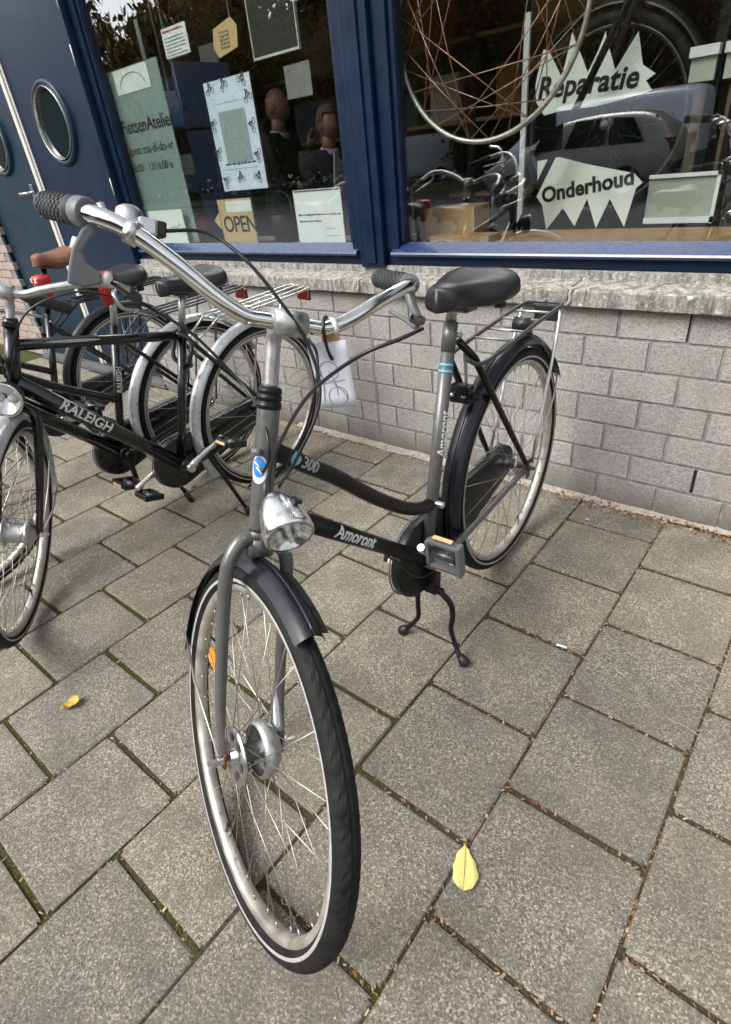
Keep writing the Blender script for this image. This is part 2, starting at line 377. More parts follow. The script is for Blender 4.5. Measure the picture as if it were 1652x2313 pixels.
M['jeans']=simple('dark_trousers',(.015,.016,.02),.85)
M['asphalt']=simple('asphalt',(.05,.05,.052),.9,noise=.3,nscale=90,bump=.5,bscale=200)
M['kerb']=simple('kerb_concrete',(.26,.255,.24),.9,noise=.2,nscale=40)
M['grass']=simple('grass',(.045,.085,.02),.95,noise=.5,nscale=30,bump=.8,bscale=120)
M['bark']=simple('bark',(.07,.055,.04),.95,noise=.4,nscale=20,bump=.8,bscale=60)
M['leafa']=simple('autumn_leaf',(.24,.145,.045),.7,noise=.6,nscale=.7); M['leafg']=simple('green_leaf',(.105,.125,.045),.7,noise=.5,nscale=.7)
M['carpaint']=simple('grey_brown_car_paint',(.33,.31,.28),.3,metal=.0,coat=.8); M['vanwhite']=simple('white_van_paint',(.78,.82,.88),.3,coat=.5)
M['carglass']=simple('car_glass',(.010,.018,.020),.08,coat=.3,spec=.4)
# ------------------------------------------------------------------ pavement
PX,PY=.305,.3126
WALL=.067
pav=MB(); pav.box((-2.2,-1.35,-.0525),(9.6,2.9,.09)); 
pavement=pav.build('pavement',M['joint'],kind='structure')
# bed top lies 15 mm below the slab tops
def slab_mesh(w,d,seed):
    r=random.Random(seed); bm=bmesh.new(); bmesh.ops.create_cube(bm,size=1)
    for v in bm.verts: v.co=Vector((v.co.x*w,v.co.y*d,v.co.z*.044-.022))
    top=[e for e in bm.edges if all(v.co.z>-.001 for v in e.verts)]
    vert=[e for e in bm.edges if abs(e.verts[0].co.z-e.verts[1].co.z)>.01]
    bmesh.ops.bevel(bm,geom=vert,offset=.007,segments=2,affect='EDGES')
    top=[e for e in bm.edges if all(v.co.z>-.001 for v in e.verts)]
    bmesh.ops.bevel(bm,geom=top,offset=.0055,segments=2,profile=.5,affect='EDGES')
    for v in bm.verts: v.co+=Vector((r.uniform(-1,1)*.0016,r.uniform(-1,1)*.0016,r.uniform(-1,0)*.0006))
    me=bpy.data.meshes.new('slab'); bm.to_mesh(me); bm.free(); me.materials.append(M['paver']); return me
full=[slab_mesh(PX-.0052,PY-.0125,i) for i in range(10)]
cutm={}
joints=[]
def build_slabs():
    cnt=0
    for k in range(-16,5):
        off=-.115 if k%2==0 else .0445
        off+=.002*math.sin(k*2.7)
        ys=[off-m*PY for m in range(0,10)]
        xc=(k+.5)*PX
        spans=[(WALL-.006,ys[0])]+[(ys[i],ys[i+1]) for i in range(len(ys)-1)]
        for (y1,y0) in spans:
            w=y1-y0
            if w<.04: continue
            yc=(y1+y0)/2
            inside=False
            for dx in(-.15,0,.15):
                for dy in(-.15,0,.15):
                    p=toimg((xc+dx,yc+dy,0))
                    if p and -460<p[0]<1960 and -100<p[1]<2620: inside=True
            if not inside or yc<-2.6: continue
            if abs(w-PY)<.01: me=full[rnd.randrange(10)]
            else:
                key=round(w,2)
                if key not in cutm: cutm[key]=slab_mesh(PX-.0052,w-.0125,99)
                me=cutm[key]
            o=link('paving_slab',me,None,pavement,loc=(xc+rnd.uniform(-.001,.001),yc+rnd.uniform(-.0012,.0012),rnd.uniform(-.0016,.0006)),
                   rot=(R(rnd.uniform(-.28,.28)),R(rnd.uniform(-.28,.28)),R(rnd.uniform(-.28,.28)))); cnt+=1
            joints.append((xc,yc,w))
    return cnt
nslab=build_slabs()
# far ground: one sheet to the horizon (seen only in the window reflections)
def sheet(name,x0,x1,y0,y1,z,mat,kind='structure',cut=None):
    return MB().add([(x0,y0,z),(x1,y0,z),(x1,y1,z),(x0,y1,z)],[(0,1,2,3)],0,False).build(name,mat,kind=kind)
sheet('ground',-120,120,-160,60,-.13,M['asphalt'])
sheet('road',-60,60,-16.2,-4.3,-.11,M['asphalt'])
mk=MB()
for x in (-40,40): pass
MB().box((0,-3.5,-.062),(90,1.4,.095)).build('pavement_edge',M['kerb'],kind='structure')
for i,(x0,x1) in enumerate(((-60,-7.02),(2.62,60))):
    MB().box(((x0+x1)/2,-1.35,-.062),(x1-x0,2.88,.1)).build('side_pavement',M['kerb'],kind='structure')
MB().box((0,-19.2,-.09),(120,6.0,.12)).build('grass_verge',M['grass'],kind='structure')
MB().box((0,-4.25,-.07),(120,.12,.12)).build('kerb',M['kerb'],kind='structure')
# moss clumps and debris in the joints
def moss_and_litter():
    mo=MB(); li=MB(); pt=MB()
    r=random.Random(3)
    def jpoint():
        xc,yc,w=joints[r.randrange(len(joints))]
        if r.random()<.55:   # cross joint at the near end of the slab
            return xc+r.uniform(-.15,.15),yc-w/2+r.gauss(0,.0042),0
        return xc-PX/2+r.gauss(0,.0016),yc+r.uniform(-.5,.5)*w,1
    n=0
    while n<15000:
        x,y,t=jpoint()
        d=math.hypot(x-CAMX,y-CAMY)
        patch=math.sin(x*5.1+1.3*math.sin(y*4))+math.sin(y*6.3+x*2.1)
        if patch<-.1-.9*(x<0) or (t==1 and r.random()<.75): continue
        if x>.1 and r.random()<.5: continue
        s=r.uniform(.001,.0034)
        z=-.0085+r.uniform(0,.005)
        vs=[Vector((x+r.uniform(-1,1)*s,y+r.uniform(-1,1)*s,z)) for _ in range(3)]+[Vector((x+r.uniform(-.4,.4)*s,y+r.uniform(-.4,.4)*s,z+s*r.uniform(.6,1.5)))]
        mo.add(vs,[(0,1,3),(1,2,3),(2,0,3)],r.choice((0,0,1,2)),False); n+=1
    mo.build('joint_moss',[simple('moss',(.085,.088,.026),.95,noise=.5,nscale=30,spec=.15),simple('dry_moss',(.125,.10,.05),.95,noise=.5,nscale=30,spec=.15),simple('dark_moss',(.03,.034,.012),.95,noise=.5,nscale=30,spec=.15)],pavement,kind='stuff')
    n=0
    while n<4600:
        x,y,t=jpoint()
        if r.random()<(.86 if x<.05 else .40): continue
        s=r.uniform(.0015,.0055); a=r.uniform(0,6.3); z=-.0065+r.uniform(0,.006)
        u=Vector((math.cos(a),math.sin(a),r.uniform(-.3,.3)))*s; w=Vector((-math.sin(a),math.cos(a),r.uniform(-.3,.3)))*s*r.uniform(.2,.5)
        c=Vector((x,y,z)); li.add([c-u-w,c+u-w,c+u+w,c-u+w],[(0,1,2,3)],r.choice((0,0,1,2)),False); n+=1
    # drift of leaves and needles along the foot of the wall
    n=0
    while n<2600:
        x=r.uniform(-1.55,.75); dens=.35+.65*max(0,math.sin(x*3.1+.6))*max(.2,math.sin(x*7+2))
        if r.random()>dens: continue
        y=WALL-abs(r.gauss(0,.032))-.004; s=r.uniform(.0018,.0075)
        a=r.uniform(0,6.3); z=.0012+r.uniform(0,.008)*max(0,1-(WALL-y)/.05)
        u=Vector((math.cos(a),math.sin(a),r.uniform(-.4,.4)))*s; w=Vector((-math.sin(a),math.cos(a),r.uniform(-.4,.4)))*s*r.uniform(.25,.7)
        c=Vector((x,y,z)); li.add([c-u-w,c+u-w*.3,c+u*.8+w,c-u+w],[(0,1,2,3)],r.choice((0,1,1,2)),False); n+=1
    mats=[simple('dry_needle',(.10,.055,.028),.9,noise=.5,nscale=60),simple('dry_leaf_bit',(.23,.105,.04),.85,noise=.5,nscale=60),simple('pale_leaf_bit',(.38,.28,.17),.85,noise=.4,nscale=60)]
    li.build('leaf_litter',mats,pavement,kind='stuff')
    # tiny white grit on the slabs
    for _ in range(260):
        x=r.uniform(-1.6,.9); y=r.uniform(-1.9,0); s=r.uniform(.001,.0028)
        c=Vector((x,y,.0006)); pt.add([c+Vector((s*r.uniform(.5,1),0,0)),c+Vector((0,s*r.uniform(.5,1),0)),c-Vector((s,0,0)),c-Vector((0,s,0)),c+Vector((0,0,s*.7))],[(0,1,4),(1,2,4),(2,3,4),(3,0,4)],0,False)
    pt.build('grit',simple('pale_grit',(.5,.47,.42),.8),pavement,kind='stuff')
moss_and_litter()
# cement haunch between the slabs and the wall foot
hb=MB()
xs=[i*.06-1.6 for i in range(60)]
r=random.Random(5)
vs=[];fs=[]
for i,x in enumerate(xs):
    yo=.035+r.uniform(-.006,.006)-.012*math.sin(x*2); vs+=[(x,WALL-yo,.0012),(x,WALL-.008,.006+r.uniform(0,.004)),(x,WALL+.02,.010)]
    if i: b=i*3; fs+=[(b-3,b,b+1,b-2),(b-2,b+1,b+2,b-1)]
hb.add(vs,fs).build('cement_haunch',M['haunch'],pavement)
# ------------------------------------------------------------------ shop building
bld=empty('shop_building',(0,.2,0),label='bicycle shop front with blue timber windows above a grey concrete block wall',cat='shop')
def bp(o):      # parent keeping world coordinates
    o.parent=bld; o.location=(o.location.x,o.location.y-.2,o.location.z); return o
wallX0,wallX1=-2.93,1.75
w=MB(); w.box(((wallX0+wallX1)/2,WALL+.0042+.08,.36),(wallX1-wallX0,.16,.745)); bwall=bp(w.build('block_wall',M['mortar']))
rows=[0.0,.113,.2155,.318,.4215,.525,.630,.733]
def block_mesh(l,h,seed):
    r=random.Random(seed); b=MB(); b.box((0,.025,0),(l,.05,h),bev=.0022)
    me=b.mesh('block')
    for v in me.vertices: v.co+=Vector((r.uniform(-1,1)*.0008,r.uniform(-1,1)*.0003,r.uniform(-1,1)*.0008))
    me.materials.append(M['block']); return me
bc={}
for ri in range(7):
    z0,z1=rows[ri],rows[ri+1]; h=z1-z0-.0095; zc=(z0+z1)/2 if ri else (z0+z1)/2-.002
    ph=.037 if ri%2==0 else -.0685
    k=-20
    while True:
        x0=ph+k*.2125; k+=1
        if x0>wallX1: break
        xa,xb=x0+.0052,x0+.2125-.0052
        xa=max(xa,wallX0); xb=min(xb,wallX1)
        segs=[(xa,xb)]
        if xa<-1.031<xb: segs=[(xa,-1.038),(-1.024,xb)]
        for (p,q) in segs:
            if q-p<.02: continue
            key=(round(q-p,3),round(h,3),rnd.randrange(3))
            if key not in bc: bc[key]=block_mesh(q-p,h,hash(key)%1000)
            link('block',bc[key],None,bwall,loc=((p+q)/2,WALL+rnd.uniform(-.0006,.0006),zc))
MB().box((-1.031,WALL+.0045,.366),(.0135,.006,.73)).build('sealant_joint',simple('grey_sealant',(.20,.20,.205),.7,noise=.2),bwall)
sl_=MB()
for (x,z) in ((.2435,.682),(.3575,.165)): sl_.box((x,WALL+.005,z),(.0105,.006,.088))
sl_.build('weep_slot_shade',M['slot'],bwall)  # dark boxes on the mortar, painted shade of two open head joints
# ledge
lg=MB(); 
lg.box(((wallX0+wallX1)/2,.185,.788),(wallX1-wallX0,.07,.066),bev=.002); ledge=bp(lg.build('ledge',M['ledge']))
cuts=[wallX0,-1.97,-1.052,-.128,.80,wallX1]
for i in range(len(cuts)-1):
    x0,x1=cuts[i]+.0025,cuts[i+1]-.0025; r=random.Random(i+40)
    prof=[(.075,.731),(.034,.731),(.0305,.734),(.030,.756),(.0302,.780),(.034,.7855),(.06,.788),(.10,.7915),(.1495,.7955),(.1495,.74)]
    n=int((x1-x0)/.018)+2; vs=[];fs=[];m=len(prof)
    for a in range(n):
        x=x0+(x1-x0)*a/(n-1)
        for (y,z) in prof:
            j=.0012 if z>.75 and y<.05 else .0007
            vs.append((x,y+r.gauss(0,j),z+r.gauss(0,j)))
    for a in range(n-1):
        for b in range(m): b2=(b+1)%m; fs.append((a*m+b,(a+1)*m+b,(a+1)*m+b2,a*m+b2))
    fs.append(tuple(range(m))); fs.append(tuple((n-1)*m+b for b in range(m-1,-1,-1)))
    o=MB().add(vs,fs,0,False).build('ledge_slab',M['ledge'],ledge); fixn(o)
# pale mortar smeared in two ledge joints
for xx in (-.128,-1.052):
    g=MB(); r=random.Random(int(xx*100))
    pts=[(xx+.004*math.sin(i*1.3)+r.uniform(-.002,.002)+.0035*i,.0293+(.12*max(0,i-4)/5),.735+.0125*min(i,4)+.0012*max(0,i-4)+.0015) for i in range(10)]
    g.tube(pts,[.006,.0075,.007,.006,.007,.005,.006,.004,.004,.003],6); g.build('mortar_smear',M['haunch'],ledge)
# windows
Y0=.165; GY=.200; ZT=2.75
def hrail(mb,x0,x1,z0,z1,y0,y1): mb.box(((x0+x1)/2,(y0+y1)/2,(z0+z1)/2),(x1-x0,y1-y0,z1-z0),bev=.003)
def window(x0,x1,fl,fr,name='window'):
    f=MB()
    hrail(f,x0,x1,.823,.872,Y0,Y0+.085)                       # bottom rail
    hrail(f,x0,x1,ZT-.09,ZT,Y0,Y0+.085)
    hrail(f,x0,x0+fl,.8722,ZT-.0902,Y0-.004,Y0+.081); hrail(f,x1-fr,x1,.8722,ZT-.0902,Y0-.004,Y0+.081)
    # inner stepped bead
    for xa in (x0+fl+.0002,x1-fr-.0202): hrail(f,xa,xa+.02,.9085,ZT-.0905,Y0+.012,Y0+.07)
    wo=bp(f.build(name,M['blue']))
    # sloping sill nose in front of the rail
    s=MB(); a,b=x0+.03,x1-.03
    prof=[(Y0-.022,.860),(Y0-.024,.868),(Y0-.020,.8745),(GY-.0045,.9065),(GY-.0045,.874),(Y0-.0005,.873),(Y0-.0005,.860)]
    m=len(prof); vs=[(x,y,z) for x in (a,b) for y,z in prof]; fs=[(k,m+k,m+(k+1)%m,(k+1)%m) for k in range(m)]+[tuple(range(m)),tuple(range(2*m-1,m-1,-1))]
    so_=s.add(vs,fs,0,False).build('sill',M['sillsheen'],wo); fixn(so_)
    pn=MB().box(((x0+x1)/2,GY,(.905+ZT-.09)/2),(x1-x0-.02,.006,ZT-.09-.905)).build('pane',M['glass'],wo)
    return wo
wl=window(-2.935,-1.105,.055,.062); wr=window(-.975,1.75,.062,.08)
mu=MB(); mu.box((-1.04,Y0+.02,(.815+ZT)/2),(.126,.10,ZT-.815),bev=.004); mull=bp(mu.build('mullion',M['blue']))
for dx,wd in ((0,.05),): MB().box((-1.04+dx,Y0-.0345,(.83+ZT)/2),(wd,.012,ZT-.83-.01),bev=.003).build('cover_strip',M['blue'],mull)
# fascia above
fa=MB(); fa.box((-1.4,.25,3.3),(7.2,.2,1.08)); bp(fa.build('fascia',M['blue']))
# double door
DX0,DX1,DY=-4.80,-2.945,.135
def leaf(x0,x1,mat,hinge_side):
    d=MB(); d.box(((x0+x1)/2,DY+.022,1.15),(x1-x0-.006,.044,2.22),bev=.004); lo=bp(d.build('door',mat))
    cx,cz=(x0+x1)/2-.0,1.575
    if hinge_side>0: cx=-3.405
    rg=MB(); rg.lathe([(-.001,.218),(.014,.216),(.020,.209),(.020,.196),(.012,.187),(.002,.183)],(cx,DY+.0005,cz),(0,-1,0),48); 
    rim=rg.build('porthole_rim',M['bluegrey'],lo); fixn(rim)
    rb=MB(); rb.lathe([(-.002,.1855),(.018,.184),(.021,.1825),(.018,.181),(.0,.180)],(cx,DY-.0045,cz),(0,-1,0),48); fixn(rb.build('porthole_bead',M['alu'],lo))
    gl=MB(); gl.lathe([(.0035,.0),(.0035,.187)],(cx,DY,cz),(0,-1,0),40); gl.build('porthole_glass',M['carglass'],lo)
    return lo,cx
la,_=leaf(-3.868,DX1,M['blue'],1); lb,_=leaf(DX0,-3.872,M['bluegrey'],0)
for z in (2.06,1.83,1.22): 
    MB().tube([(DX1-.012,DY-.006,z-.045),(DX1-.012,DY-.006,z+.045)],.0065,10).build('hinge',M['alustrip'],la)
ast=MB(); ast.box((-3.872,DY-.010,1.15),(.042,.018,2.20),bev=.004); ast.build('meeting_strip',M['alustrip'],la)
st2=MB(); st2.box((-3.838,DY-.004,1.15),(.018,.007,2.2)); st2.build('seal_strip',M['alustrip'],la)
hd=MB(); hx,hz=-4.02,1.19
hd.box((hx,DY-.005,hz),(.04,.009,.20),bev=.003); hd.tube([(hx,DY-.008,hz+.05),(hx,DY-.05,hz+.05),(hx-.10,DY-.055,hz+.05)],.010,10); hd.lathe([(0,.013),(.02,.013),(.022,0)],(hx,DY-.009,hz-.04),(0,-1,0),14)
hd.build('handle',M['alu'],lb)
fr=MB(); 
for xx in (DX0-.03,DX1+.004): fr.box((xx,DY+.03,1.2),(.052 if xx<-4 else .008,.09,2.4))
fr.box(((DX0+DX1)/2,DY+.03,2.34),(DX1-DX0+.1,.1,.14)); bp(fr.build('door_frame',M['blue']))
th=MB(); th.box(((DX0+DX1)/2,DY-.01,.018),(DX1-DX0+.06,.14,.034),bev=.003); bp(th.build('threshold',simple('threshold_stone',(.10,.10,.105),.7,noise=.3)))
# brick pier left of the door
pier=bp(MB().box((-5.5,DY+.06,1.6),(1.36,.18,3.2)).build('brick_pier',M['mortar']))
bm_=block_mesh(.2,.055,5); bm2=bm_.copy(); bm2.materials.clear(); bm2.materials.append(simple('pink_brick',(.37,.29,.26),.9,noise=.25,nscale=40,bump=.5,bscale=200))
for i in range(30):
    for k in range(6): link('brick',bm2,None,pier,loc=(-6.05+k*.21+(.105 if i%2 else 0),DY-.035,.035+i*.065))
# room behind the glass
rm=MB(); X0,X1,Yb,Zc=-5.0,3.2,3.6,2.9
rm.add([(X0,.3,.02),(X1,.3,.02),(X1,Yb,.02),(X0,Yb,.02)],[(0,1,2,3)],0,False)
bp(rm.build('shop_floor',simple('shop_floor',(.10,.085,.065),.6,noise=.3,nscale=4)))
rw=MB(); rw.add([(X0,Yb,0),(X1,Yb,0),(X1,Yb,Zc),(X0,Yb,Zc),(X0,.26,0),(X0,.26,Zc),(X1,.26,0),(X1,.26,Zc)],[(0,1,2,3),(4,0,3,5),(1,6,7,2),(5,3,2,7)],0,False)
bp(rw.build('shop_inner_walls',M['inside']))
iw=MB(); iw.box((-.6,.31,.44),(4.7,.02,.86)); bp(iw.build('under_window_wall',M['inside']))
ib=MB(); ib.box((.38,.43,.872),(2.7,.42,.024)); ib_=bp(ib.build('display_board',M['wood']))
ib2=MB(); ib2.box((-2.02,.40,.872),(1.84,.36,.024)); bp(ib2.build('display_board',simple('grey_display_board',(.30,.28,.25),.6,noise=.2)))
# ------------------------------------------------------------------ things in the windows
def z1(x,y): return (x*.50862,y*.50862)
def zB(x,y): return (826+.50862*x,.50862*y)
def z7(x,y): return (440+.24624*x,.24624*y)
def z8(x,y): return (1160+.30296*x,.30296*y)
IG=.2065
def quad(px,y): return [at(u,v,y) for u,v in px]
def sheetpoly(name,pts,y,mat,th=.0012,o0=None,**k):
    # pts: pixel outline; built as a thin sheet in the plane y, facing the street; origin at its lowest point
    P=[at(u,v,y) for u,v in pts]
    b=MB(); b.prism([(p.x,p.z) for p in P],(0,y,0),(1,0,0),(0,0,1),th)
    o=b.build(name,mat,**k); fixn(o); return o
def rectsheet(name,pts,y,mat,th=.0012,**k):
    P=[at(u,v,y) for u,v in pts]
    x0=(P[0].x+P[3].x)/2; x1=(P[1].x+P[2].x)/2; zt=(P[0].z+P[1].z)/2; zb=(P[2].z+P[3].z)/2
    b=MB(); b.box(((x0+x1)/2,y+th/2,(zt+zb)/2),(x1-x0,th,zt-zb)); o=b.build(name,mat,**k)
    return o,(x0,x1,zb,zt,y)
def lines(name,o,x0,x1,z,y,mat,h,rows,pitch,seed,fillmin=.5):
    r=random.Random(seed); b=MB()
    for i in range(rows):
        x=x0; zz=z-i*pitch; xe=x0+(x1-x0)*r.uniform(fillmin,1)
        while x<xe:
            w=r.uniform(.5,3.2)*h; w=min(w,xe-x)
            b.box((x+w/2,y-.0004,zz),(w,.0006,h*r.uniform(.55,.95))); x+=w+h*.45
    return b.build(name,mat,o)
UX=Vector((1,0,0)); UZ=Vector((0,0,1))
# tall frosted banner
ban,(x0,x1,zb,zt,y)=rectsheet('banner',[z1(453,330),z1(695,250),z1(885,1075),z1(655,1075)],IG+.03,M['frost'],label='tall frosted grey-green banner with opening hours inside the left window',cat='banner')
W_=x1-x0
text_flat('lettering','FietsenAtelier',W_*.168,M['ink'],ban,(x0+W_*.10,y-.0012,zt-(zt-zb)*.335),UX,UZ,offset=.0008)
text_flat('lettering','Open: ma-di-do-vr',W_*.115,M['ink'],ban,(x0+W_*.08,y-.0012,zt-(zt-zb)*.455),UX,UZ)
text_flat('lettering','10:00 - 13/16:00 u',W_*.105,M['ink'],ban,(x0+W_*.09,y-.0012,zt-(zt-zb)*.555),UX,UZ)
lines('small_print',ban,x0+W_*.3,x1-W_*.1,zt-(zt-zb)*.66,y,M['faintink'],.006,3,.07,3)
pic,(a0,a1,c0,c1,yy)=rectsheet('banner_picture',[z1(497,320),z1(650,270),z1(668,385),z1(527,425)],IG+.027,M['paperg'],parent=ban)
pc=MB(); pc.tube([(a0+(a1-a0)*(.5+.36*math.cos(t)),yy-.0008,c0+(c1-c0)*(.28+.5*math.sin(t))) for t in [i*math.pi/14 for i in range(15)]],.0025,6); pc.build('arch_drawing',M['faintink'],pic)
# smaller sheets
bp2,(a0,a1,c0,c1,yy)=rectsheet('notice',[z1(660,940),z1(800,925),z1(845,1085),z1(690,1085)],IG,M['paperg'],label='pale green notice with a handwritten line at the bottom left of the left window',cat='notice',group=None)
sc=MB(); r=random.Random(2); sc.tube(spline([(a0+(a1-a0)*(.35+.06*i),yy-.0006,c0+(c1-c0)*(.36+.022*i+.05*r.uniform(-1,1))) for i in range(10)],4),.0018,5); sc.build('scribble',M['greyink'],bp2)
nt_,(a0,a1,c0,c1,yy)=rectsheet('notice',[z1(712,125),z1(822,97),z1(845,232),z1(740,262)],IG,M['paperw'],label='small white typed notice with a red heading taped high in the left window',cat='notice')
lines('heading',nt_,a0+.012,a1-.02,c1-.014,yy,M['red'],.009,1,.01,5,.9)
lines('typed_lines',nt_,a0+.014,a1-.012,c1-.038,yy,M['greyink'],.0052,7,.0125,6,.55)
# hexagonal kraft tag on a string
kt=sheetpoly('hanging_tag',[z1(945,130),z1(1020,72),z1(1050,108),z1(1056,205),z1(975,258),z1(950,215)],IG+.004,M['kraft'],.003,label='brown kraft card tag with cut corners hanging on a string in the left window',cat='tag')
lines('print',kt,at(*z1(968,145),IG).x,at(*z1(1012,145),IG).x,at(*z1(990,140),IG).z,IG+.004,M['greyink'],.011,5,.013,7,.95)
p0=at(*z1(1020,74),IG+.005); MB().tube([p0,p0+Vector((-.012,0,.28))],.0018,6).build('string',M['paperw'],kt)
# blackboard
bb_,(a0,a1,c0,c1,yy)=rectsheet('blackboard',[z1(1085,-150),z1(1270,-200),z1(1330,205),z1(1118,262)],IG+.012,M['slate'],.012,label='black chalkboard sign with white lettering hung at the top of the left window',cat='chalkboard')
text_flat('lettering','KOMEN',(a1-a0)*.255,M['decalwhite'],bb_,(a0+.028,yy-.0012,c0+.20),UX,UZ,offset=.002)
text_flat('lettering','WEL',(a1-a0)*.255,M['decalwhite'],bb_,(a0+.028,yy-.0012,c0+.285),UX,UZ,offset=.002)
text_flat('lettering','IN',(a1-a0)*.2,M['decalwhite'],bb_,(a1-.075,yy-.0012,c0+.245),UX,UZ,offset=.002)
fr=MB(); fr.box(((a0+a1)/2,yy+.004,c0-.004),(a1-a0+.012,.014,.0085)); fr.box((a1+.004,yy+.004,(c0+c1)/2),(.005,.014,c1-c0)); fr.box((a0-.004,yy+.004,(c0+c1)/2),(.005,.014,c1-c0)); fr.build('edge_trim',M['alustrip'],bb_)
# big poster (square code is left as a pale block)
qp,(a0,a1,c0,c1,yy)=rectsheet('poster',[z1(900,372),z1(1105,315),z1(1190,830),z1(1000,853)],IG,M['paperb'],label='tall pale blue poster printed with small cyclists in the middle of the left window',cat='poster')
W_,H_=a1-a0,c1-c0
MB().box((a0+W_*.5,yy-.0004,c0+H_*.50),(W_*.58,.0006,W_*.62)).build('grey_square',M['faintink'],qp)
lines('heading',qp,a0+W_*.16,a1-W_*.16,c0+H_*.255,yy,M['greyink'],.014,1,.01,8,1)
lines('small_line',qp,a0+W_*.16,a1-W_*.12,c0+H_*.80,yy,M['faintink'],.004,1,.01,9,1); lines('small_line',qp,a0+W_*.1,a1-W_*.1,c0+H_*.205,yy,M['faintink'],.004,1,.01,10,1)
def minibike(b,x,z,s,a):
    c,q=math.cos(a),math.sin(a); f=lambda u,v:(x+(u*c-v*q)*s,yy-.0009,z+(u*q+v*c)*s)
    for cx in(-.5,.5): b.tube([f(cx+.33*math.cos(t),.33*math.sin(t)) for t in [i*math.pi/5 for i in range(10)]],.0013,4,closed=True)
    b.tube([f(-.5,0),f(-.15,.5),f(.35,.5),f(.5,0),f(.3,.65)],.0017,4); b.tube([f(-.15,.5),f(0,0),f(.35,.5)],.0016,4); b.tube([f(-.1,.5),f(.05,1.0),f(.3,.62)],.0035,5)
icn=MB()
for (fx,fz,a) in ((.13,.92,.2),(.45,.935,.5),(.82,.945,-.5),(.9,.80,.4),(.08,.62,1.2),(.92,.57,1.4),(.07,.36,1.2),(.93,.30,1.3),(.12,.085,1.0),(.45,.105,.1),(.82,.10,-.5)): minibike(icn,a0+W_*fx,c0+H_*fz,W_*.105,a)
icn.build('cyclist_prints',M['greyink'],qp)
# OPEN card
op,(a0,a1,c0,c1,yy)=rectsheet('open_sign',[z7(262,1835),z7(558,1800),z7(535,2232),z7(228,2232)],IG+.02,M['kraft'],.006,label='brown kraft card sign reading OPEN standing on the left window board',cat='sign')
text_flat('lettering','OPEN',(a1-a0)*.40,M['ink'],op,(a0+.018,yy-.001,c0+(c1-c0)*.27),UX,UZ,offset=.0012,spacing=.93)
ar=MB(); ar.prism([(a0-.05,c0+(c1-c0)*.53),(a0-.001,c0+(c1-c0)*.33),(a0-.001,c0+(c1-c0)*.72)],(0,yy+.001,0),UX,UZ,-.005); fixn(ar.build('arrow_tip',M['kraft'],op))
MB().box((a0+(a1-a0)*.62,yy-.0006,c1-.035),((a1-a0)*.75,.001,.05)).build('clear_sleeve',M['paperg'],op)
# white sign lower right
ws,(a0,a1,c0,c1,yy)=rectsheet('notice',[z1(1305,850),z1(1508,825),z1(1538,1080),z1(1328,1080)],IG,M['paperw'],label='large white printed sheet in the lower right corner of the left window',cat='notice')
lines('print',ws,a0+.02,a1-.012,c0+(c1-c0)*.54,yy,M['greyink'],.0085,1,.02,12,1); lines('print',ws,a0+.022,a0+(a1-a0)*.55,c0+(c1-c0)*.42,yy,M['greyink'],.009,1,.02,13,1)
lines('small_print',ws,a0+(a1-a0)*.62,a1-.02,c0+(c1-c0)*.28,yy,M['faintink'],.005,2,.03,14,.6)
MB().box(((a0+a1)/2,yy-.0005,c1-.006),((a1-a0)*.95,.0006,.006)).build('heading_rule',M['greyink'],ws)
# narrow strip label and shelf uprights
rectsheet('strip_label',[z1(604,80),z1(618,78),z1(638,268),z1(622,270)],.5,M['paperg'],.002,label='narrow white label strip hanging upright above the frosted banner',cat='label')
for i,(ua,va,ub,vb,m,l) in enumerate(((725,300,790,560,'alu','thin metal shop rail beside the frosted banner, left one of the pair'),(755,262,812,425,'alu','short thick metal shop rail hanging just below the small typed notice'))):
    p=at(*z1(ua,va),.55); q=at(*z1(ub,vb),.55); b=MB(); b.tube([(p.x,.55,q.z),(p.x,.55,2.6)],.008 if i else .006,8); b.build('shop_rail',M[m],label=l,cat='rail')
# blue crates with cartons
cp=at(*z1(870,720),.62)
crate0=None
for i in range(3):
    b=MB(); zc=cp.z-.31+i*.31
    for (dx,dy,dz,sx,sy,sz) in ((0,0,-.145,.48,.38,.012),(0,.19,0,.48,.012,.29),(-.24,0,0,.012,.38,.29),(.24,0,0,.012,.38,.29),(0,-.19,-.10,.48,.012,.08)): b.box((cp.x+dx,.62+dy,zc+dz),(sx,sy,sz))
    o=b.build('crate',simple('blue_crate',(.10,.16,.36),.5),label=['bottom','middle','top'][i]+'most crate of the blue stack behind the tall poster',cat='crate',group='blue crates stacked in the shop')
    for k in range(2+i%2):
        MB().box((cp.x-.15+k*.15,.50,zc-.045),(.105,.12,.17),bev=.006).build('carton',M['white'],label=f'{["left","second","right"][k]} white carton in the {["bottom","middle","top"][i]}most blue crate',cat='carton',group='white cartons in the blue crates')
sc_=MB(); sc_.box((cp.x,.62,.22),(.6,.42,.40)); sc_.build('crate_stand',M['inside'],label='dark low stand carrying the stack of blue crates inside the shop',cat='stand')
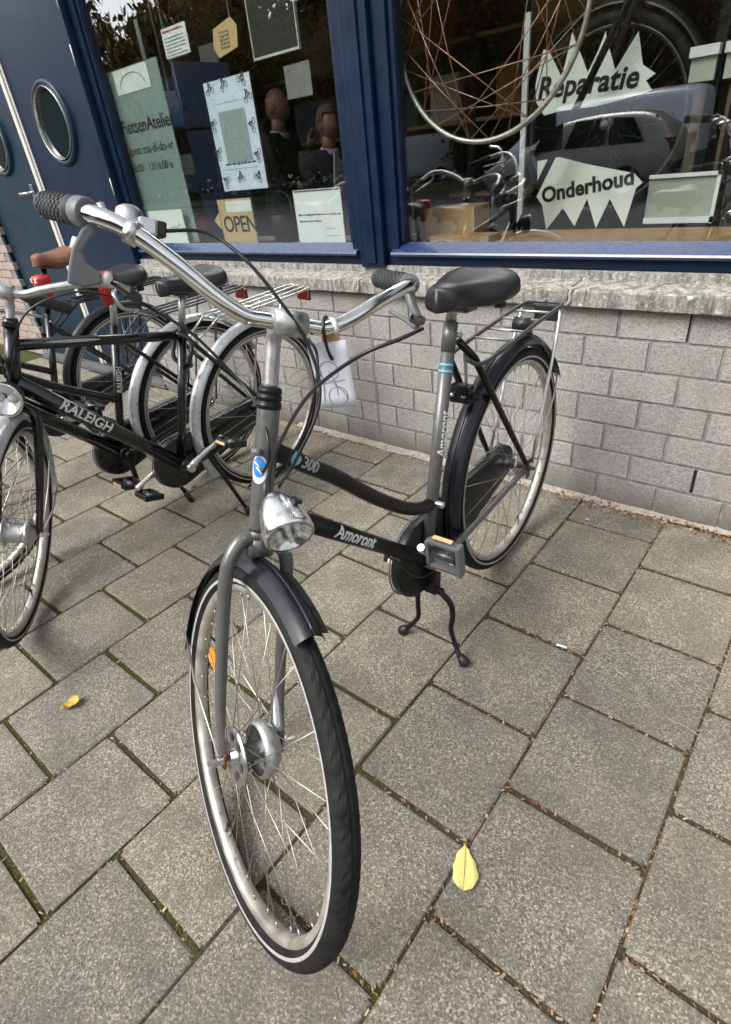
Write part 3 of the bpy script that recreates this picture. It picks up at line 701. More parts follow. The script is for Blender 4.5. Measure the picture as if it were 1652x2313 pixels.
# basket and red ball
p=at(*z1(1268,1020),.36); b=MB(); b.lathe([(-.075,.045),(-.07,.06),(.05,.075),(.055,.07),(-.06,.052)],(p.x,.36,.965),(0,0,1),18)
bk=b.build('bag',M['plastic'],label='small black basket with a curved handle beside the white sheet in the left window',cat='basket'); MB().tube(spline([(p.x-.07,.36,1.01),(p.x-.06,.36,1.09),(p.x,.36,1.12),(p.x+.06,.36,1.09),(p.x+.07,.36,1.01)],6),.005,8).build('handle',M['greyplastic'],bk)
p=at(*z1(900,985),.42); b=MB(); b.lathe([(-.06,.03),(-.05,.045),(0,.06),(.045,.05),(.07,.028),(.085,.03),(.09,.0)],(p.x,.42,.945),(0,0,1),18); b.build('helmet',M['red'],label='red rounded helmet on the board left of the OPEN card',cat='helmet')
# grey sheets pinned further inside
rectsheet('pinned_sheet',[z7(800,600),z7(1030,560),z7(1105,870),z7(865,905)],.95,simple('grey_sheet',(.30,.30,.27),.8),.002,label='plain grey sheet hanging above the bald man inside the shop',cat='sheet')
rectsheet('pinned_sheet',[z1(880,200),z1(955,190),z1(985,340),z1(905,350)],.95,simple('grey_sheet2',(.16,.16,.15),.8),.002,label='dim grey sheet hanging left of the hexagonal tag inside the shop',cat='sheet')
# ---- right window
RS=.64
st=sheetpoly('starburst_sign',[z8(*q) for q in [(165,640),(180,560),(225,370),(262,370),(355,565),(385,480),(440,240),(510,420),(555,540),(640,360),(690,230),(700,350),(712,345),(760,520),(935,230),(965,480),(1060,545),(990,600),(1035,670),(880,720),(620,790),(330,830),(230,860),(170,760)]],RS,M['paperg'],.003,label='spiky white starburst sign reading Reparatie in the right window',cat='sign')
a=at(*z8(178,735),RS); b_=at(*z8(972,640),RS); ux=(b_-a).normalized(); uz=ux.cross(Vector((0,-1,0))); uz=uz if uz.z>0 else -uz
text_flat('lettering','Reparatie',(b_-a).length*.235,M['ink'],st,a+Vector((0,-.0012,.0)),ux,uz,shear=.15,offset=.0026,spacing=1.04)
so2=sheetpoly('starburst_sign',[z8(*q) for q in [(180,1200),(340,1170),(560,1225),(900,1290),(965,1360),(915,1400),(825,1690),(720,1480),(615,1700),(550,1480),(455,1685),(370,1550),(245,1710),(215,1530),(150,1430),(180,1360)]],RS,M['paperg'],.003,label='spiky white starburst sign reading Onderhoud low in the right window',cat='sign')
a=at(*z8(215,1510),RS); b_=at(*z8(902,1368),RS); ux=(b_-a).normalized(); uz=ux.cross(Vector((0,-1,0))); uz=uz if uz.z>0 else -uz
text_flat('lettering','Onderhoud',(b_-a).length*.21,M['ink'],so2,a+Vector((0,-.0012,.0)),ux,uz,offset=.0025)
# slim white upright left of the signs, dark bar across the upper one
p=at(*z8(90,640),RS+.02); MB().box((p.x,RS+.02,1.25),(.022,.012,.73)).build('white_batten',M['paperw'],label='slim white batten standing left of the starburst signs',cat='batten')
p=at(*z8(500,740),.56); q=at(*z8(850,20),.56); d_=(q-p).normalized(); b=MB(); b.tube([p-d_*((p.z-.886)/d_.z),p+d_*.9],.013,10); b.build('display_pole',M['satin'],label='dark slanted pole leaning in front of the Reparatie sign',cat='pole')
# white trays and frame
fb,(a0,a1,c0,c1,yy)=rectsheet('picture_frame',[z8(1100,1290),z8(1545,1280),z8(1500,1665),z8(900,1665)],RS+.05,simple('grey_green_board',(.33,.37,.31),.7),.01,label='low grey-green board with a white rim right of the Onderhoud sign',cat='board')
f=MB()
for (cx,cz,sx,sz) in (((a0+a1)/2,c0+.012,a1-a0,.02),((a0+a1)/2,c1-.006,a1-a0,.012),(a1-.006,(c0+c1)/2,.012,c1-c0)): f.box((cx,yy-.006,cz),(sx,.008,sz))
f.build('rim',M['paperw'],fb)
for i,(q,l) in enumerate((([(1310,375),(1480,345),(1545,590),(1335,610)],'pale box with a white lid between the display wheel and a dark post'),([(1570,330),(1700,310),(1740,560),(1600,580)],'pale box cut by the right edge of the picture'))):
    o,(a0,a1,c0,c1,yy)=rectsheet('box',[z8(*k) for k in q],RS+.12,simple('pale_box',(.40,.44,.37),.7),.16,label=l,cat='box')
    MB().box(((a0+a1)/2,yy+.075,c1-.008),(a1-a0+.012,.18,.03)).build('lid',M['paperw'],o)
    MB().box(((a0+a1)/2,yy+.08,(c0+.885)/2),(a1-a0-.04,.1,c0-.885)).build('stand',M['inside'],o)
MB().box((at(*z8(1560,300),.8).x,.8,1.75),(.035,.035,1.75)).build('post',M['satin'],label='dark upright post between the two pale boxes',cat='post')
# cardboard box and plank
o,(a0,a1,c0,c1,yy)=rectsheet('cardboard_box',[zB(265,930),zB(485,915),zB(480,1060),zB(265,1075)],.40,M['card'],.16,label='brown cardboard box on the board at the left end of the right window',cat='box')
b=MB(); b.box(((a0+a1)/2+.11,.34,.899),(.28,.10,.028),bev=.002); b.build('plank',M['wood'],label='short pine plank lying in front of the cardboard box',cat='plank')
# bare rim with tangled spokes
def rim_only(c,Rr,ns,seed):
    e=empty('bare_rim',c,label='bare wheel rim with rusty crossed spokes hanging just inside the right window',cat='wheel rim')
    b=MB(); 
    for i,(rr,w,y) in enumerate(((Rr,.009,0),)):
        b.tube([(rr*math.cos(t),0,rr*math.sin(t)) for t in [k*2*math.pi/80 for k in range(80)]],w,10,closed=True)
    b.build('rim',M['rim'],e)
    sp=MB()
    for k in range(ns):
        st_=(8,10,7)[k%3]; a=2*math.pi*(k+.3)/ns; h=2*math.pi*(k+.3+st_)/ns; s=1 if k%2 else -1
        sp.tube([(Rr*.985*math.cos(a),s*.003,Rr*.985*math.sin(a)),(Rr*.5*(math.cos(a)+math.cos(h)),s*.012,Rr*.5*(math.sin(a)+math.sin(h))),(Rr*.985*math.cos(h),s*.003,Rr*.985*math.sin(h))],.0021,5)
    sp.build('spokes',M['copper'],e,kind='stuff')
    MB().tube([(0,0,Rr),(0,.0,Rr+.8)],.0015,5).build('hanging_wire',M['darksteel'],e)
rim_only((-.575,.255,1.578),.350,28,3)
# ------------------------------------------------------------------ bicycles
def frameM(o,x,y,z):   # 4x4 from origin + axes
    m=Matrix.Identity(4)
    for i,v in enumerate((x,y,z)):
        for k in range(3): m[k][i]=v[k]
    for k in range(3): m[k][3]=o[k]
    return m
def circ(r,y=0,n=72,a0=0,a1=360):
    full=abs(a1-a0)>=359.9
    return [(r*math.cos(R(a0+(a1-a0)*k/(n if full else n-1))),y,r*math.sin(R(a0+(a1-a0)*k/(n if full else n-1)))) for k in range(n)]
def sweep_arc(mb,prof,a0,a1,n,closed=False):
    # prof: list of (radius, y); swept about the y axis from angle a0 to a1
    m=len(prof); vs=[];fs=[]
    for k in range(n if closed else n+1):
        a=R(a0+(a1-a0)*k/n); c,s=math.cos(a),math.sin(a)
        for (r_,y) in prof: vs.append((r_*c,y,r_*s))
    N=n if closed else n
    for k in range(N):
        k2=(k+1)%n if closed else k+1
        for i in range(m-1): fs.append((k*m+i,k*m+i+1,k2*m+i+1,k2*m+i))
    mb.add(vs,fs,0,True); return mb
def tyre_mesh(mb,Rt,w,n=180):
    # round casing with raised tread blocks and shoulder sipes
    h=w*.94; rc=Rt-h/2; m=34; vs=[]; gs=[]
    for k in range(n):
        a=2*math.pi*k/n; c,s=math.cos(a),math.sin(a)
        for i in range(m):
            t=2*math.pi*i/m; q=math.cos(t); y=math.sin(t)*w/2; rr=rc+q*h/2
            g=0; ph=abs(math.sin(t))
            if q>.35:
                if ph<.1: g=-.0010
                elif .30<ph<.60: g=-.0015 if (k+(1 if math.sin(t)>0 else 0))%3==0 else .0003
                elif .60<=ph<.90: g=.0004 if k%2==0 else -.0006
            rr+=g
            vs.append((rr*c,y,rr*s))
    smooth=[];flat=[]
    for k in range(n):
        k2=(k+1)%n
        for i in range(m):
            i2=(i+1)%m; (flat if math.cos(2*math.pi*(i+.5)/m)>.35 else smooth).append((k*m+i,k*m+i2,k2*m+i2,k2*m+i))
    b=len(mb.v); mb.add(vs,smooth,0,True)
    for f in flat: mb.f.append(tuple(b+i for i in f)); mb.m.append(0); mb.sm.append(False)
def wheel(parent,name,Mx,Rt=.35,w=.040,rimmat='rim',hub='plain',ns=36,seed=0,spokemat='spoke',tyremat='rubber',reflect=None,stripe=True,det=1):
    e=empty(name,parent=parent); e.matrix_local=Mx
    b=MB(); tyre_mesh(b,Rt,w,240 if det else 90); b.build('tyre',M[tyremat],e)
    rr=Rt-w*.94+.006      # rim outer radius
    b=MB(); sweep_arc(b,[(rr,-.0125),(rr-.004,-.0145),(rr-.012,-.0120),(rr-.016,-.006),(rr-.0172,0),(rr-.016,.006),(rr-.012,.0120),(rr-.004,.0145),(rr,.0125),(rr-.007,.0),(rr,-.0125)],0,360,96,True)
    fixn(b.build('rim',M[rimmat],e))
    if stripe:
        for sy in(-1,1):
            b=MB(); q=Rt-w*.60; sweep_arc(b,[(q-.0025,sy*(w*.5-.0006)),(q+.0022,sy*(w*.5+.0006)),(q+.0045,sy*(w*.5-.0012))],0,360,96,True); b.build('reflective_stripe',M['stripe'],e)
    sp=MB(); hr=.030 if hub!='drum' else .045; hy=.032
    for k in range(ns):
        a=2*math.pi*(k+.25)/ns; s=1 if k%2 else -1; off=(R(62) if (k//2)%2 else R(-62)); h=a+off
        p=(( rr-.0172)*math.cos(a),s*.003,(rr-.0172)*math.sin(a)); q=(hr*math.cos(h),s*hy,hr*math.sin(h))
        sp.tube([p,q],.00092,5)
        p2=[p[0]*.965+q[0]*.035,p[1],p[2]*.965+q[2]*.035]; sp.tube([p,p2],.0021,5)
    sp.build('spokes',M[spokemat],e,kind='stuff')
    b=MB()
    if hub=='plain':
        b.lathe([(-.058,.005),(-.046,.006),(-.046,.014),(-.036,.016),(-.0355,.030),(-.031,.030),(-.029,.017),(.029,.017),(.031,.030),(.0355,.030),(.036,.016),(.046,.014),(.046,.006),(.058,.005)],(0,0,0),(0,1,0),28)
    else:
        b.lathe([(-.060,.005),(-.049,.007),(-.048,.020),(-.040,.024),(-.0395,.046),(-.035,.047),(-.033,.035),(-.02,.031),(.012,.031),(.022,.034),(.0235,.046),(.034,.047),(.036,.036),(.049,.020),(.050,.007),(.060,.005)],(0,0,0),(0,1,0),36)
    b.build('hub',M['alu' if hub=='plain' else 'dullalu'],e)
    b=MB(); va=R(250+seed*40); c_=Vector((math.cos(va),0,math.sin(va))); b.tube([c_*(rr-.014),c_*(rr-.035),c_*(rr-.036),c_*(rr-.048)],[.0032,.0032,.0042,.0042],8); b.build('valve',M['plastic'],e)
    if reflect is not None:
        for ra in reflect:
            a=R(ra); b=MB(); c=Vector(((Rt-.115)*math.cos(a),0,(Rt-.115)*math.sin(a)))
            rot=Matrix(((math.cos(a),0,-math.sin(a)),(0,1,0),(math.sin(a),0,math.cos(a))))
            b.box(c,(.062,.009,.030),rot,bev=.004); b.build('spoke_reflector',M['amber'],e)
    return e
def mudguard(parent,name,Mx,rad,wd,a0,a1,mat,bead=True,n=46):
    pr=[]
    for i in range(11):
        t=(i/10-.5)*2; pr.append((rad-.022*abs(t)**2.2,t*wd/2))
    pr2=[(r_-.0016,y*.97) for r_,y in reversed(pr)]
    b=MB(); b.T=Mx; sweep_arc(b,pr+pr2+[pr[0]],a0,a1,n); o=b.build(name,M[mat],parent); fixn(o)
    if bead:
        b=MB(); b.T=Mx
        b.tube(circ(rad+.0012,0,40,a0,a1),.0032,6); b.build('centre_ridge',M[mat],o)
    return o
def saddle(parent,mat,c,tilt=-2,L=.262,W=.205,H=1.0,stripe=None,name='saddle'):
    # c: point on top of the post; lofted sections from the nose (+x) to the rear
    N=26; m=24; vs=[];fs=[]
    for i in range(N):
        t=i/(N-1)                       # 0 nose .. 1 rear
        x=.49*L-t*L
        w=W/2*(.36+.64*(1/(1+math.exp(-(t-.46)*10)))); w*=math.sqrt(max(0,1-max(0,(t-.80)/.2)**2.4)) if t>.8 else 1
        w*= math.sqrt(max(.02,1-(max(0,(.08-t))/.08)**2)) if t<.08 else 1
        w=max(w,.004)
        top=.062+.012*(t-.35)**2*4*(1 if t>.35 else .3)-.006*max(0,.16-t)*10*.9-.02*max(0,t-.88)*6
        bot=top-H*(.062+.018*min(1,t*1.7))*(1 if t<.9 else 1-(t-.9)*3)
        for k in range(m):
            a=2*math.pi*k/m; ca,sa=math.cos(a),math.sin(a)
            yy=w*math.copysign(abs(ca)**.62,ca)
            zz=(top-.014*abs(ca)**3 if sa>=0 else bot)
            zc=(top+bot)/2; hh=(top-bot)/2
            z=zc+hh*math.copysign(abs(sa)**.55,sa)-.010*(abs(ca)**2.5)*(sa>=0)
            if sa>=0: z-= .004*math.exp(-(yy/.02)**2)*(.2<t<.9)
            vs.append((x,yy,z))
    for i in range(N-1):
        for k in range(m): k2=(k+1)%m; fs.append((i*m+k,i*m+k2,(i+1)*m+k2,(i+1)*m+k))
    fs.append(tuple(range(m-1,-1,-1))); fs.append(tuple((N-1)*m+k for k in range(m)))
    T=Matrix.Translation(c)@Matrix.Rotation(R(-tilt),4,'Y')
    b=MB(); b.T=T; b.add(vs,fs,0,True); o=b.build(name,M[mat],parent); fixn(o)
    b=MB(); b.T=T
    for s in(-1,1): b.tube(spline([(.10,s*.006,.016),(.05,s*.020,.000),(-.04,s*.022,.000),(-.09,s*.045,.018)],6),.0035,8)
    b.box((0,0,.000),(.05,.055,.022),bev=.004); b.build('saddle_rails',M['darksteel'],o)
    for s in(-1,1):
        b=MB(); b.T=T; b.lathe([(0,.013),(.006,.015),(.012,.013),(.018,.015),(.024,.013),(.03,.015),(.036,.013),(.05,.012)],(-.33*L,s*.27*W,-.012),(0,0,1),14); b.build('saddle_spring',M['plastic'],o)
    if stripe:
        b=MB(); b.T=T; b.tube(spline([(-.062,.097,.030),(-.085,.094,.038),(-.103,.074,.047),(-.1125,.045,.050)],6),.0026,6); b.build('pale_piping',M['stripe'],o)
    return o
def pedal(parent,c,ax,fwd,refl=True,name='pedal',mat='plastic'):
    ax=Vector(ax).normalized(); fwd=Vector(fwd).normalized(); up=fwd.cross(ax) if fwd.cross(ax).z>0 else -fwd.cross(ax)
    T=frameM(c,fwd,ax,up)
    b=MB(); b.T=T; L2,W2=.043,.041
    for s in(-1,1):
        b.box((s*L2*.86,0,0),(.011,.074,.022),bev=.004)                # front and rear cage rubber
    b.box((0,W2,0),(.090,.012,.026),bev=.005); b.box((0,-W2,0),(.072,.010,.022),bev=.004)
    o=b.build(name,M[mat],parent)
    b=MB(); b.T=T; b.tube([(0,-.062,0),(0,.04,0)],.0075,10); b.tube([(0,-.03,0),(0,.03,0)],.012,12); b.build('pedal_axle',M['darksteel'],o)
    if refl:
        for s in(-1,1):
            b=MB(); b.T=T; b.box((s*.0500,0,0),(.004,.050,.011),bev=.001); b.build('pedal_reflector',M['amberwhite'],o)
    return o
def crank(parent,bb,l0,ang,length,mat='alu',mirror=1,refl=True,name='crank',pang=20,pmat='plastic'):
    bb=Vector(bb); d=Vector((math.cos(R(ang)),0,math.sin(R(ang))))
    p0=bb+Vector((0,l0*mirror,0)); p1=p0+d*length+Vector((0,.012*mirror,0))
    b=MB(); b.tube([p0-d*.012,p0+d*.02,p0+d*.06,p1-d*.03,p1,p1+d*.010],[.010,.0155,.0115,.0095,.0125,.009],12); b.tube([p0-Vector((0,.016,0)),p0+Vector((0,.016,0))],.016,14)
    o=b.build(name,M[mat],parent)
    pedal(parent,p1+Vector((0,.060*mirror,0)),Vector((0,mirror,0)),Vector((math.cos(R(pang)),0,math.sin(R(pang)))),refl,mat=pmat)
    return o
def V(*a): return Vector(a)
def tubeobj(name,pts,r,mat,parent,n=6,seg=12,T=None,smooth=True):
    b=MB(); b.T=T; b.tube(spline(pts,n) if smooth else pts,r,seg); return b.build(name,M[mat],parent)
# ================================================================= grey step-through bicycle in front
bike=empty('bicycle',(-.097,-.425,0),(0,0,R(-88)),label='dark grey step-through bicycle in front, a price tag on its handlebar',cat='bicycle')
HR=V(0,0,.357); BB=V(.503,0,.307); ST=V(.349,0,.878); HB=V(1.006,0,.713); HT=V(.931,0,.908)
A0=V(1.157,0,.320); AX=V(-.269,0,.700).normalized()
PHI=R(70)
_q=Quaternion(AX,PHI); F0=V(AX.z,0,-AX.x); FS=_q@F0; LS=_q@V(0,1,0)
S=frameM(A0,FS,LS,AX)
# ---- frame
b=MB(); b.tube([HB-AX*.004,HB+AX*.006,HT-AX*.006,HT+AX*.004],[.0178,.0188,.0188,.0178],20); head=b.build('head_tube',M['grey'],bike)
b=MB(); b.lathe([(-.006,.0192),(-.004,.0205),(.004,.0206),(.005,.0188),(.008,.0188),(.009,.0200),(.015,.0203),(.016,.0188),(.019,.0188),(.020,.0195),(.026,.0192),(.029,.016),(.030,.0115)],HT,AX,24); b.build('upper_headset',M['satin'],head)
b=MB(); b.lathe([(-.004,.0185),(-.010,.0208),(-.016,.0203),(-.019,.017)],HB,AX,24); b.build('lower_headset',M['darksteel'],head)
seatt=tubeobj('seat_tube',[BB,ST],.0165,'grey',bike,smooth=False,seg=18)
b=MB(); b.tube([ST-(ST-BB).normalized()*.055,ST+(ST-BB).normalized()*.012],.0170,16); b.build('seat_lug',M['grey'],seatt)
b=MB(); b.tube([BB+V(0,.036,0),BB-V(0,.036,0)],.021,20); b.build('bottom_bracket',M['grey'],seatt)
b=MB(); b.tube([ST+V(-.016,-.012,-.022),ST+V(-.016,.020,-.022)],.006,8); b.build('seat_clamp_bolt',M['dullalu'],seatt)
sdir=(ST-BB).normalized()
for dz in (.088,.103): 
    b=MB(); b.tube([ST-sdir*dz,ST-sdir*(dz-.007)],.0170,18); b.build('blue_band',M['lightblue'],seatt)
b=MB(); b.lathe([(0,.009),(.022,.009),(.024,.006),(.026,0)],BB+sdir*.162+V(0,.012,0),(0,1,0),12); b.build('frame_bolt',M['alu'],seatt)
post=tubeobj('seat_post',[ST,ST+sdir*.075],.0128,'dullalu',bike,smooth=False,seg=16)
upt=[V(.955,0,.842),V(.90,0,.7945),V(.85,0,.7512),V(.80,0,.708),V(.70,0,.612),V(.623,0,.546),V(.56,0,.500),V(.50,0,.470),V(.441,0,.458)]
ut=tubeobj('upper_tube',upt,.0165,'satin',bike,8,16)
lowp=[HB+AX*.035,BB]
lt=tubeobj('lower_tube',lowp,.0185,'satin',bike,smooth=False,seg=18)
text_tube('lettering','Amoront',.040,M['decalwhite'],lt,lowp[0],lowp[1],.0185,V(.0,.97,.18),.205,shear=.22,offset=.0006)
ds=(upt[3]-upt[0]).normalized()
text_tube('lettering','300',.030,M['stripe'],ut,upt[0],upt[3],.0165,V(.0,.98,.10),.078,shear=.2,offset=.0008)
b=MB(); 
p0=upt[0]+ds*.060; nz=V(.0,.98,.10); nz=(nz-ds*nz.dot(ds)).normalized(); up=nz.cross(ds)
def patch(b,p0,ax,nz,up,r,rx,ry,n=20,lift=.0008,rings=4):
    vs=[];fs=[]
    for j in range(rings+1):
        for k in range(n):
            t=2*math.pi*k/n; x=rx*math.cos(t)*j/rings; y=ry*math.sin(t)*j/rings; a=y/r
            vs.append(p0+ax*x+nz*((r+lift)*math.cos(a))+up*((r+lift)*math.sin(a)))
    for j in range(rings):
        for k in range(n): k2=(k+1)%n; fs.append((j*n+k,(j+1)*n+k,(j+1)*n+k2,j*n+k2))
    b.add(vs,fs,0,True)
patch(b,p0,ds,nz,up,.0165,.013,.013); b.build('round_decal',M['lightblue'],ut)
text_tube('lettering','Amoront',.030,M['decalwhite'],seatt,BB,ST,.0165,V(.35,.9,.1),.285,shear=.22,offset=.0004)
# head badge
hb0=HB+AX*.105; nz=V(AX.z,.35,-AX.x); nz=(nz-AX*nz.dot(AX)).normalized(); up=nz.cross(AX)
b=MB(); patch(b,hb0,AX,nz,up,.0190,.024,.0145,lift=.0006); bd=b.build('head_badge',M['decalwhite'],head)
b=MB(); patch(b,hb0+AX*.004,AX,nz,up,.0190,.017,.0115,lift=.0012); b.build('badge_field',M['decalblue'],bd)
b=MB()
for t in (0,1): b.tube([hb0+nz*.0210+AX*(-.006+.010*t)+up*(-.007+.004*t),hb0+nz*.0210+AX*(.004+.008*t)+up*(.003+.004*t)],.0016,5)
b.build('badge_stroke',M['decalwhite'],bd)
for c_,ax_,r_ in ((lowp[0]+(BB-HB).normalized()*.018,(BB-HB).normalized(),.0193),(BB+(HB-BB).normalized()*.020,(HB-BB).normalized(),.0193)):
    u_=ax_.orthogonal().normalized(); w_=ax_.cross(u_); b=MB(); b.tube([c_+(u_*math.cos(t)+w_*math.sin(t))*r_ for t in [i*math.pi/10 for i in range(20)]],.0022,5,closed=True); b.build('weld_bead',M['satin'],lt)
tubeobj('brake_cable',[HB+AX*.13+V(-.01,.016,0),lowp[0]+V(-.025,.008,-.030),lowp[0]*.5+BB*.5+V(-.014,.004,-.018),BB+V(.05,.010,-.022),BB+V(-.06,.030,-.014),V(.22,.045,.325),HR+V(.06,.055,-.03)],.0024,'cable',bike,8,7)
# stays
for s in(-1,1):
    tubeobj('seat_stay',[ST+V(-.012,s*.014,-.035),ST+V(-.050,s*.036,-.085),HR+V(.012,s*.062,.02)],[.0095,.0095,.0080],'satin',bike,smooth=False,seg=12)
    tubeobj('chain_stay',[BB+V(-.02,s*.026,.0),BB+V(-.10,s*.042,.008),HR+V(.02,s*.062,-.002)],[.0115,.0105,.0085],'grey' if s>0 else 'satin',bike,6,12)
    b=MB(); b.box(HR+V(.006,s*.062,.002),(.05,.007,.040),bev=.002); b.box(HR+V(-.012,s*.062,-.028),(.022,.006,.03),bev=.002); b.lathe([(0,.0115),(.009,.0115),(.010,.006),(.020,.006)],HR+V(0,s*.066,0),(0,s,0),6,smooth=False); b.build('dropout',M['darksteel'],bike)
b=MB(); b.tube([V(.285,-.046,.688),V(.285,.046,.688)],.008,10); b.box(V(.300,0,.700),(.03,.055,.045),bev=.004); b.box(V(.318,.012,.715),(.018,.022,.03),bev=.003); b.build('stay_bridge',M['satin'],bike)
b=MB(); 
for y in(-.016,.016): b.lathe([(0,.0055),(.012,.0055),(.013,0)],V(.315,y,.70),(1,.2,.25),8)
b.build('bridge_bolts',M['dullalu'],bike)
# wheels
IM=frameM(HR,V(1,0,0),V(0,1,0),V(0,0,1))
wheel(bike,'rear_wheel',IM,.357,.042,'rim','plain',36)
FW=frameM(V(.044,0,0),V(1,0,0),V(0,1,0),V(0,0,1))
wheel(bike,'front_wheel',S@FW,.346,.043,'rim','plain',36,reflect=(165,))
# rear mudguard and stays
rg=mudguard(bike,'rear_mudguard',IM,.392,.062,-28,152,'navy')
b=MB(); b.T=IM
for s in(-1,1): b.tube(spline([(.392*math.cos(R(148))-.0,s*.018,.392*math.sin(R(148))),(-.2,s*.05,.12),(0,s*.068,0)],5),.0024,6)
b.tube([(.392*math.cos(R(152)),0,.392*math.sin(R(152))),(.405*math.cos(R(156)),0,.405*math.sin(R(156)))],.006,8)
b.build('mudguard_stay',M['spoke'],rg)
# carrier
ck=empty('rear_rack',parent=bike)
for s in(-1,1):
    tubeobj('rail',[V(.330,s*.030,.800),V(.295,s*.050,.779),V(.20,s*.058,.783),V(.0,s*.058,.794),V(-.19,s*.058,.800),V(-.225,s*.040,.800),V(-.232,0,.800)],.0058,'rackgrey',ck,6,10)
    tubeobj('rack_leg',[V(-.195,s*.058,.795),V(-.15,s*.066,.70),HR+V(-.012,s*.072,.012)],.0052,'alu',ck,4,10)
for x in (-.13,-.045,.04,.125): tubeobj('cross_bar',[V(x,-.058,.7955 if x<0 else .787),V(x,.058,.7955 if x<0 else .787)],.0036,'dullalu',ck,smooth=False,seg=8)
tubeobj('rack_strut',[V(.305,.012,.815),V(.30,.013,.75),V(.295,.012,.70)],.0042,'alu',ck,3,8)
b=MB(); b.box(V(-.238,0,.768),(.02,.075,.05),bev=.006); rl=b.build('rear_light',M['plastic'],bike)
b=MB(); b.box(V(-.250,0,.770),(.008,.066,.038),bev=.003); b.build('red_lens',M['redlens'],rl)
b=MB(); b.tube([V(-.05,-.02,.78),V(-.05,.03,.78)],.020,14); b.tube([V(-.05,.012,.77),V(-.09,.012,.745)],.008,8); b.build('rack_spring_clip',M['plastic'],ck)
# saddle
sa=saddle(bike,'leather',ST+sdir*.034+V(-.048,0,0),4.0,.242,.215,H=.84,stripe=True)
# chain case
def hull2(c0,r0,c1,r1,n=16):
    d=V(c1.x-c0.x,c1.z-c0.z,0); L_=d.length; a=math.atan2(d.y,d.x); be=math.acos((r0-r1)/L_); out=[]
    for k in range(n+1): t=a+be+(2*math.pi-2*be)*k/n; out.append((c0.x+r0*math.cos(t),c0.z+r0*math.sin(t)))
    for k in range(n+1): t=a-be+2*be*k/n; out.append((c1.x+r1*math.cos(t),c1.z+r1*math.sin(t)))
    return out
def chaincase(parent,bb,hr,r0,r1,y0,th,mat):
    poly=hull2(bb,r0,hr,r1); b=MB()
    b.prism(poly,(0,y0,0),(1,0,0),(0,0,1),th)
    o=b.build('chain_case',M[mat],parent)
    bm=bmesh.new(); bm.from_mesh(o.data); bmesh.ops.recalc_face_normals(bm,faces=bm.faces[:])
    ed=[e for e in bm.edges if len(e.link_faces)==2 and e.calc_face_angle(0)>1.2]
    bmesh.ops.bevel(bm,geom=ed,offset=.010,segments=3,profile=.5,affect='EDGES')
    for f in bm.faces: f.smooth=True
    bm.to_mesh(o.data); bm.free(); o.data.set_sharp_from_angle(angle=R(40)) if hasattr(o.data,'set_sharp_from_angle') else None
    b=MB(); b.tube([(x,y0-.001,z) for x,z in poly],.0024,6,closed=True); b.build('case_piping',M['greyplastic'],o)
    return o
chaincase(bike,BB,HR,.112,.055,-.040,.034,'satin')
# cranks
crank(bike,BB,.052,50,.168,'alu',1,pang=84,pmat='greyplastic')
crank(bike,BB,.080,230,.168,'alu',-1)
b=MB(); b.lathe([(0,.012),(.004,.013),(.010,.011),(.012,0)],BB+V(0,.070,0),(0,1,0),14); b.build('crank_cap',M['white'],bike)
# two-legged stand
b=MB(); b.box(V(.470,0,.262),(.05,.045,.05),bev=.006); b.prism([(-.024,.04),(.024,.04),(.017,-.055),(-.017,-.055)],(.492,0,.235),(0,1,0),(0,0,1),.028)
b.tube([V(.48,-.030,.190),V(.48,.034,.190)],.011,12); std=b.build('stand',M['satin'],bike)
for s,ft in ((1,V(.528,.125,.012)),(-1,V(.514,-.087,.012))):
    if s>0: pts=[V(.482,.026,.192),V(.486,.062,.165),V(.492,.072,.125),V(.50,.070,.085),V(.512,.090,.045),ft+V(0,-.012,.008)]
    else: pts=[V(.482,-.026,.192),V(.486,-.042,.180),V(.490,-.044,.130),V(.496,-.042,.075),V(.504,-.062,.040),ft+V(0,.010,.008)]
    tubeobj('stand_leg',pts,[.0085,.0085,.0075,.007,.007,.007],'satin',std,6,10)
    b=MB(); d=(ft-pts[-2]).normalized(); b.tube([ft-d*.020,ft-d*.008,ft+d*.008,ft+d*.014],[.0085,.014,.016,.011],12); b.build('rubber_foot',M['plastic'],std)
# ---- fork (steering coordinates)
fk=empty('fork',parent=bike)
b=MB(); b.T=S; b.tube([V(0,0,.376),V(0,0,.407)],[.021,.0185],16); b.box(V(0,0,.383),(.03,.05,.026),bev=.008); b.build('fork_crown',M['grey'],fk)
for s in(-1,1):
    tubeobj('fork_blade',[V(0,s*.012,.405),V(.001,s*.034,.398),V(.003,s*.052,.365),V(.004,s*.0575,.31),V(.008,s*.0575,.18),V(.020,s*.0575,.075),V(.040,s*.056,.008)],[.0118,.0130,.0128,.0122,.0110,.0095,.0083],'grey',fk,8,16,T=S)
    b=MB(); b.T=S; b.box(V(.043,s*.056,.0),(.022,.006,.030),bev=.002); b.build('fork_end',M['rust' if s<0 else 'darksteel'],fk)
    b=MB(); b.T=S; b.lathe([(0,.0105),(.008,.0105),(.009,.0055),(.026,.0055),(.027,0)],V(.044,s*.059,0),(0,s,0),6,smooth=False); b.build('axle_nut',M['alu'],fk)
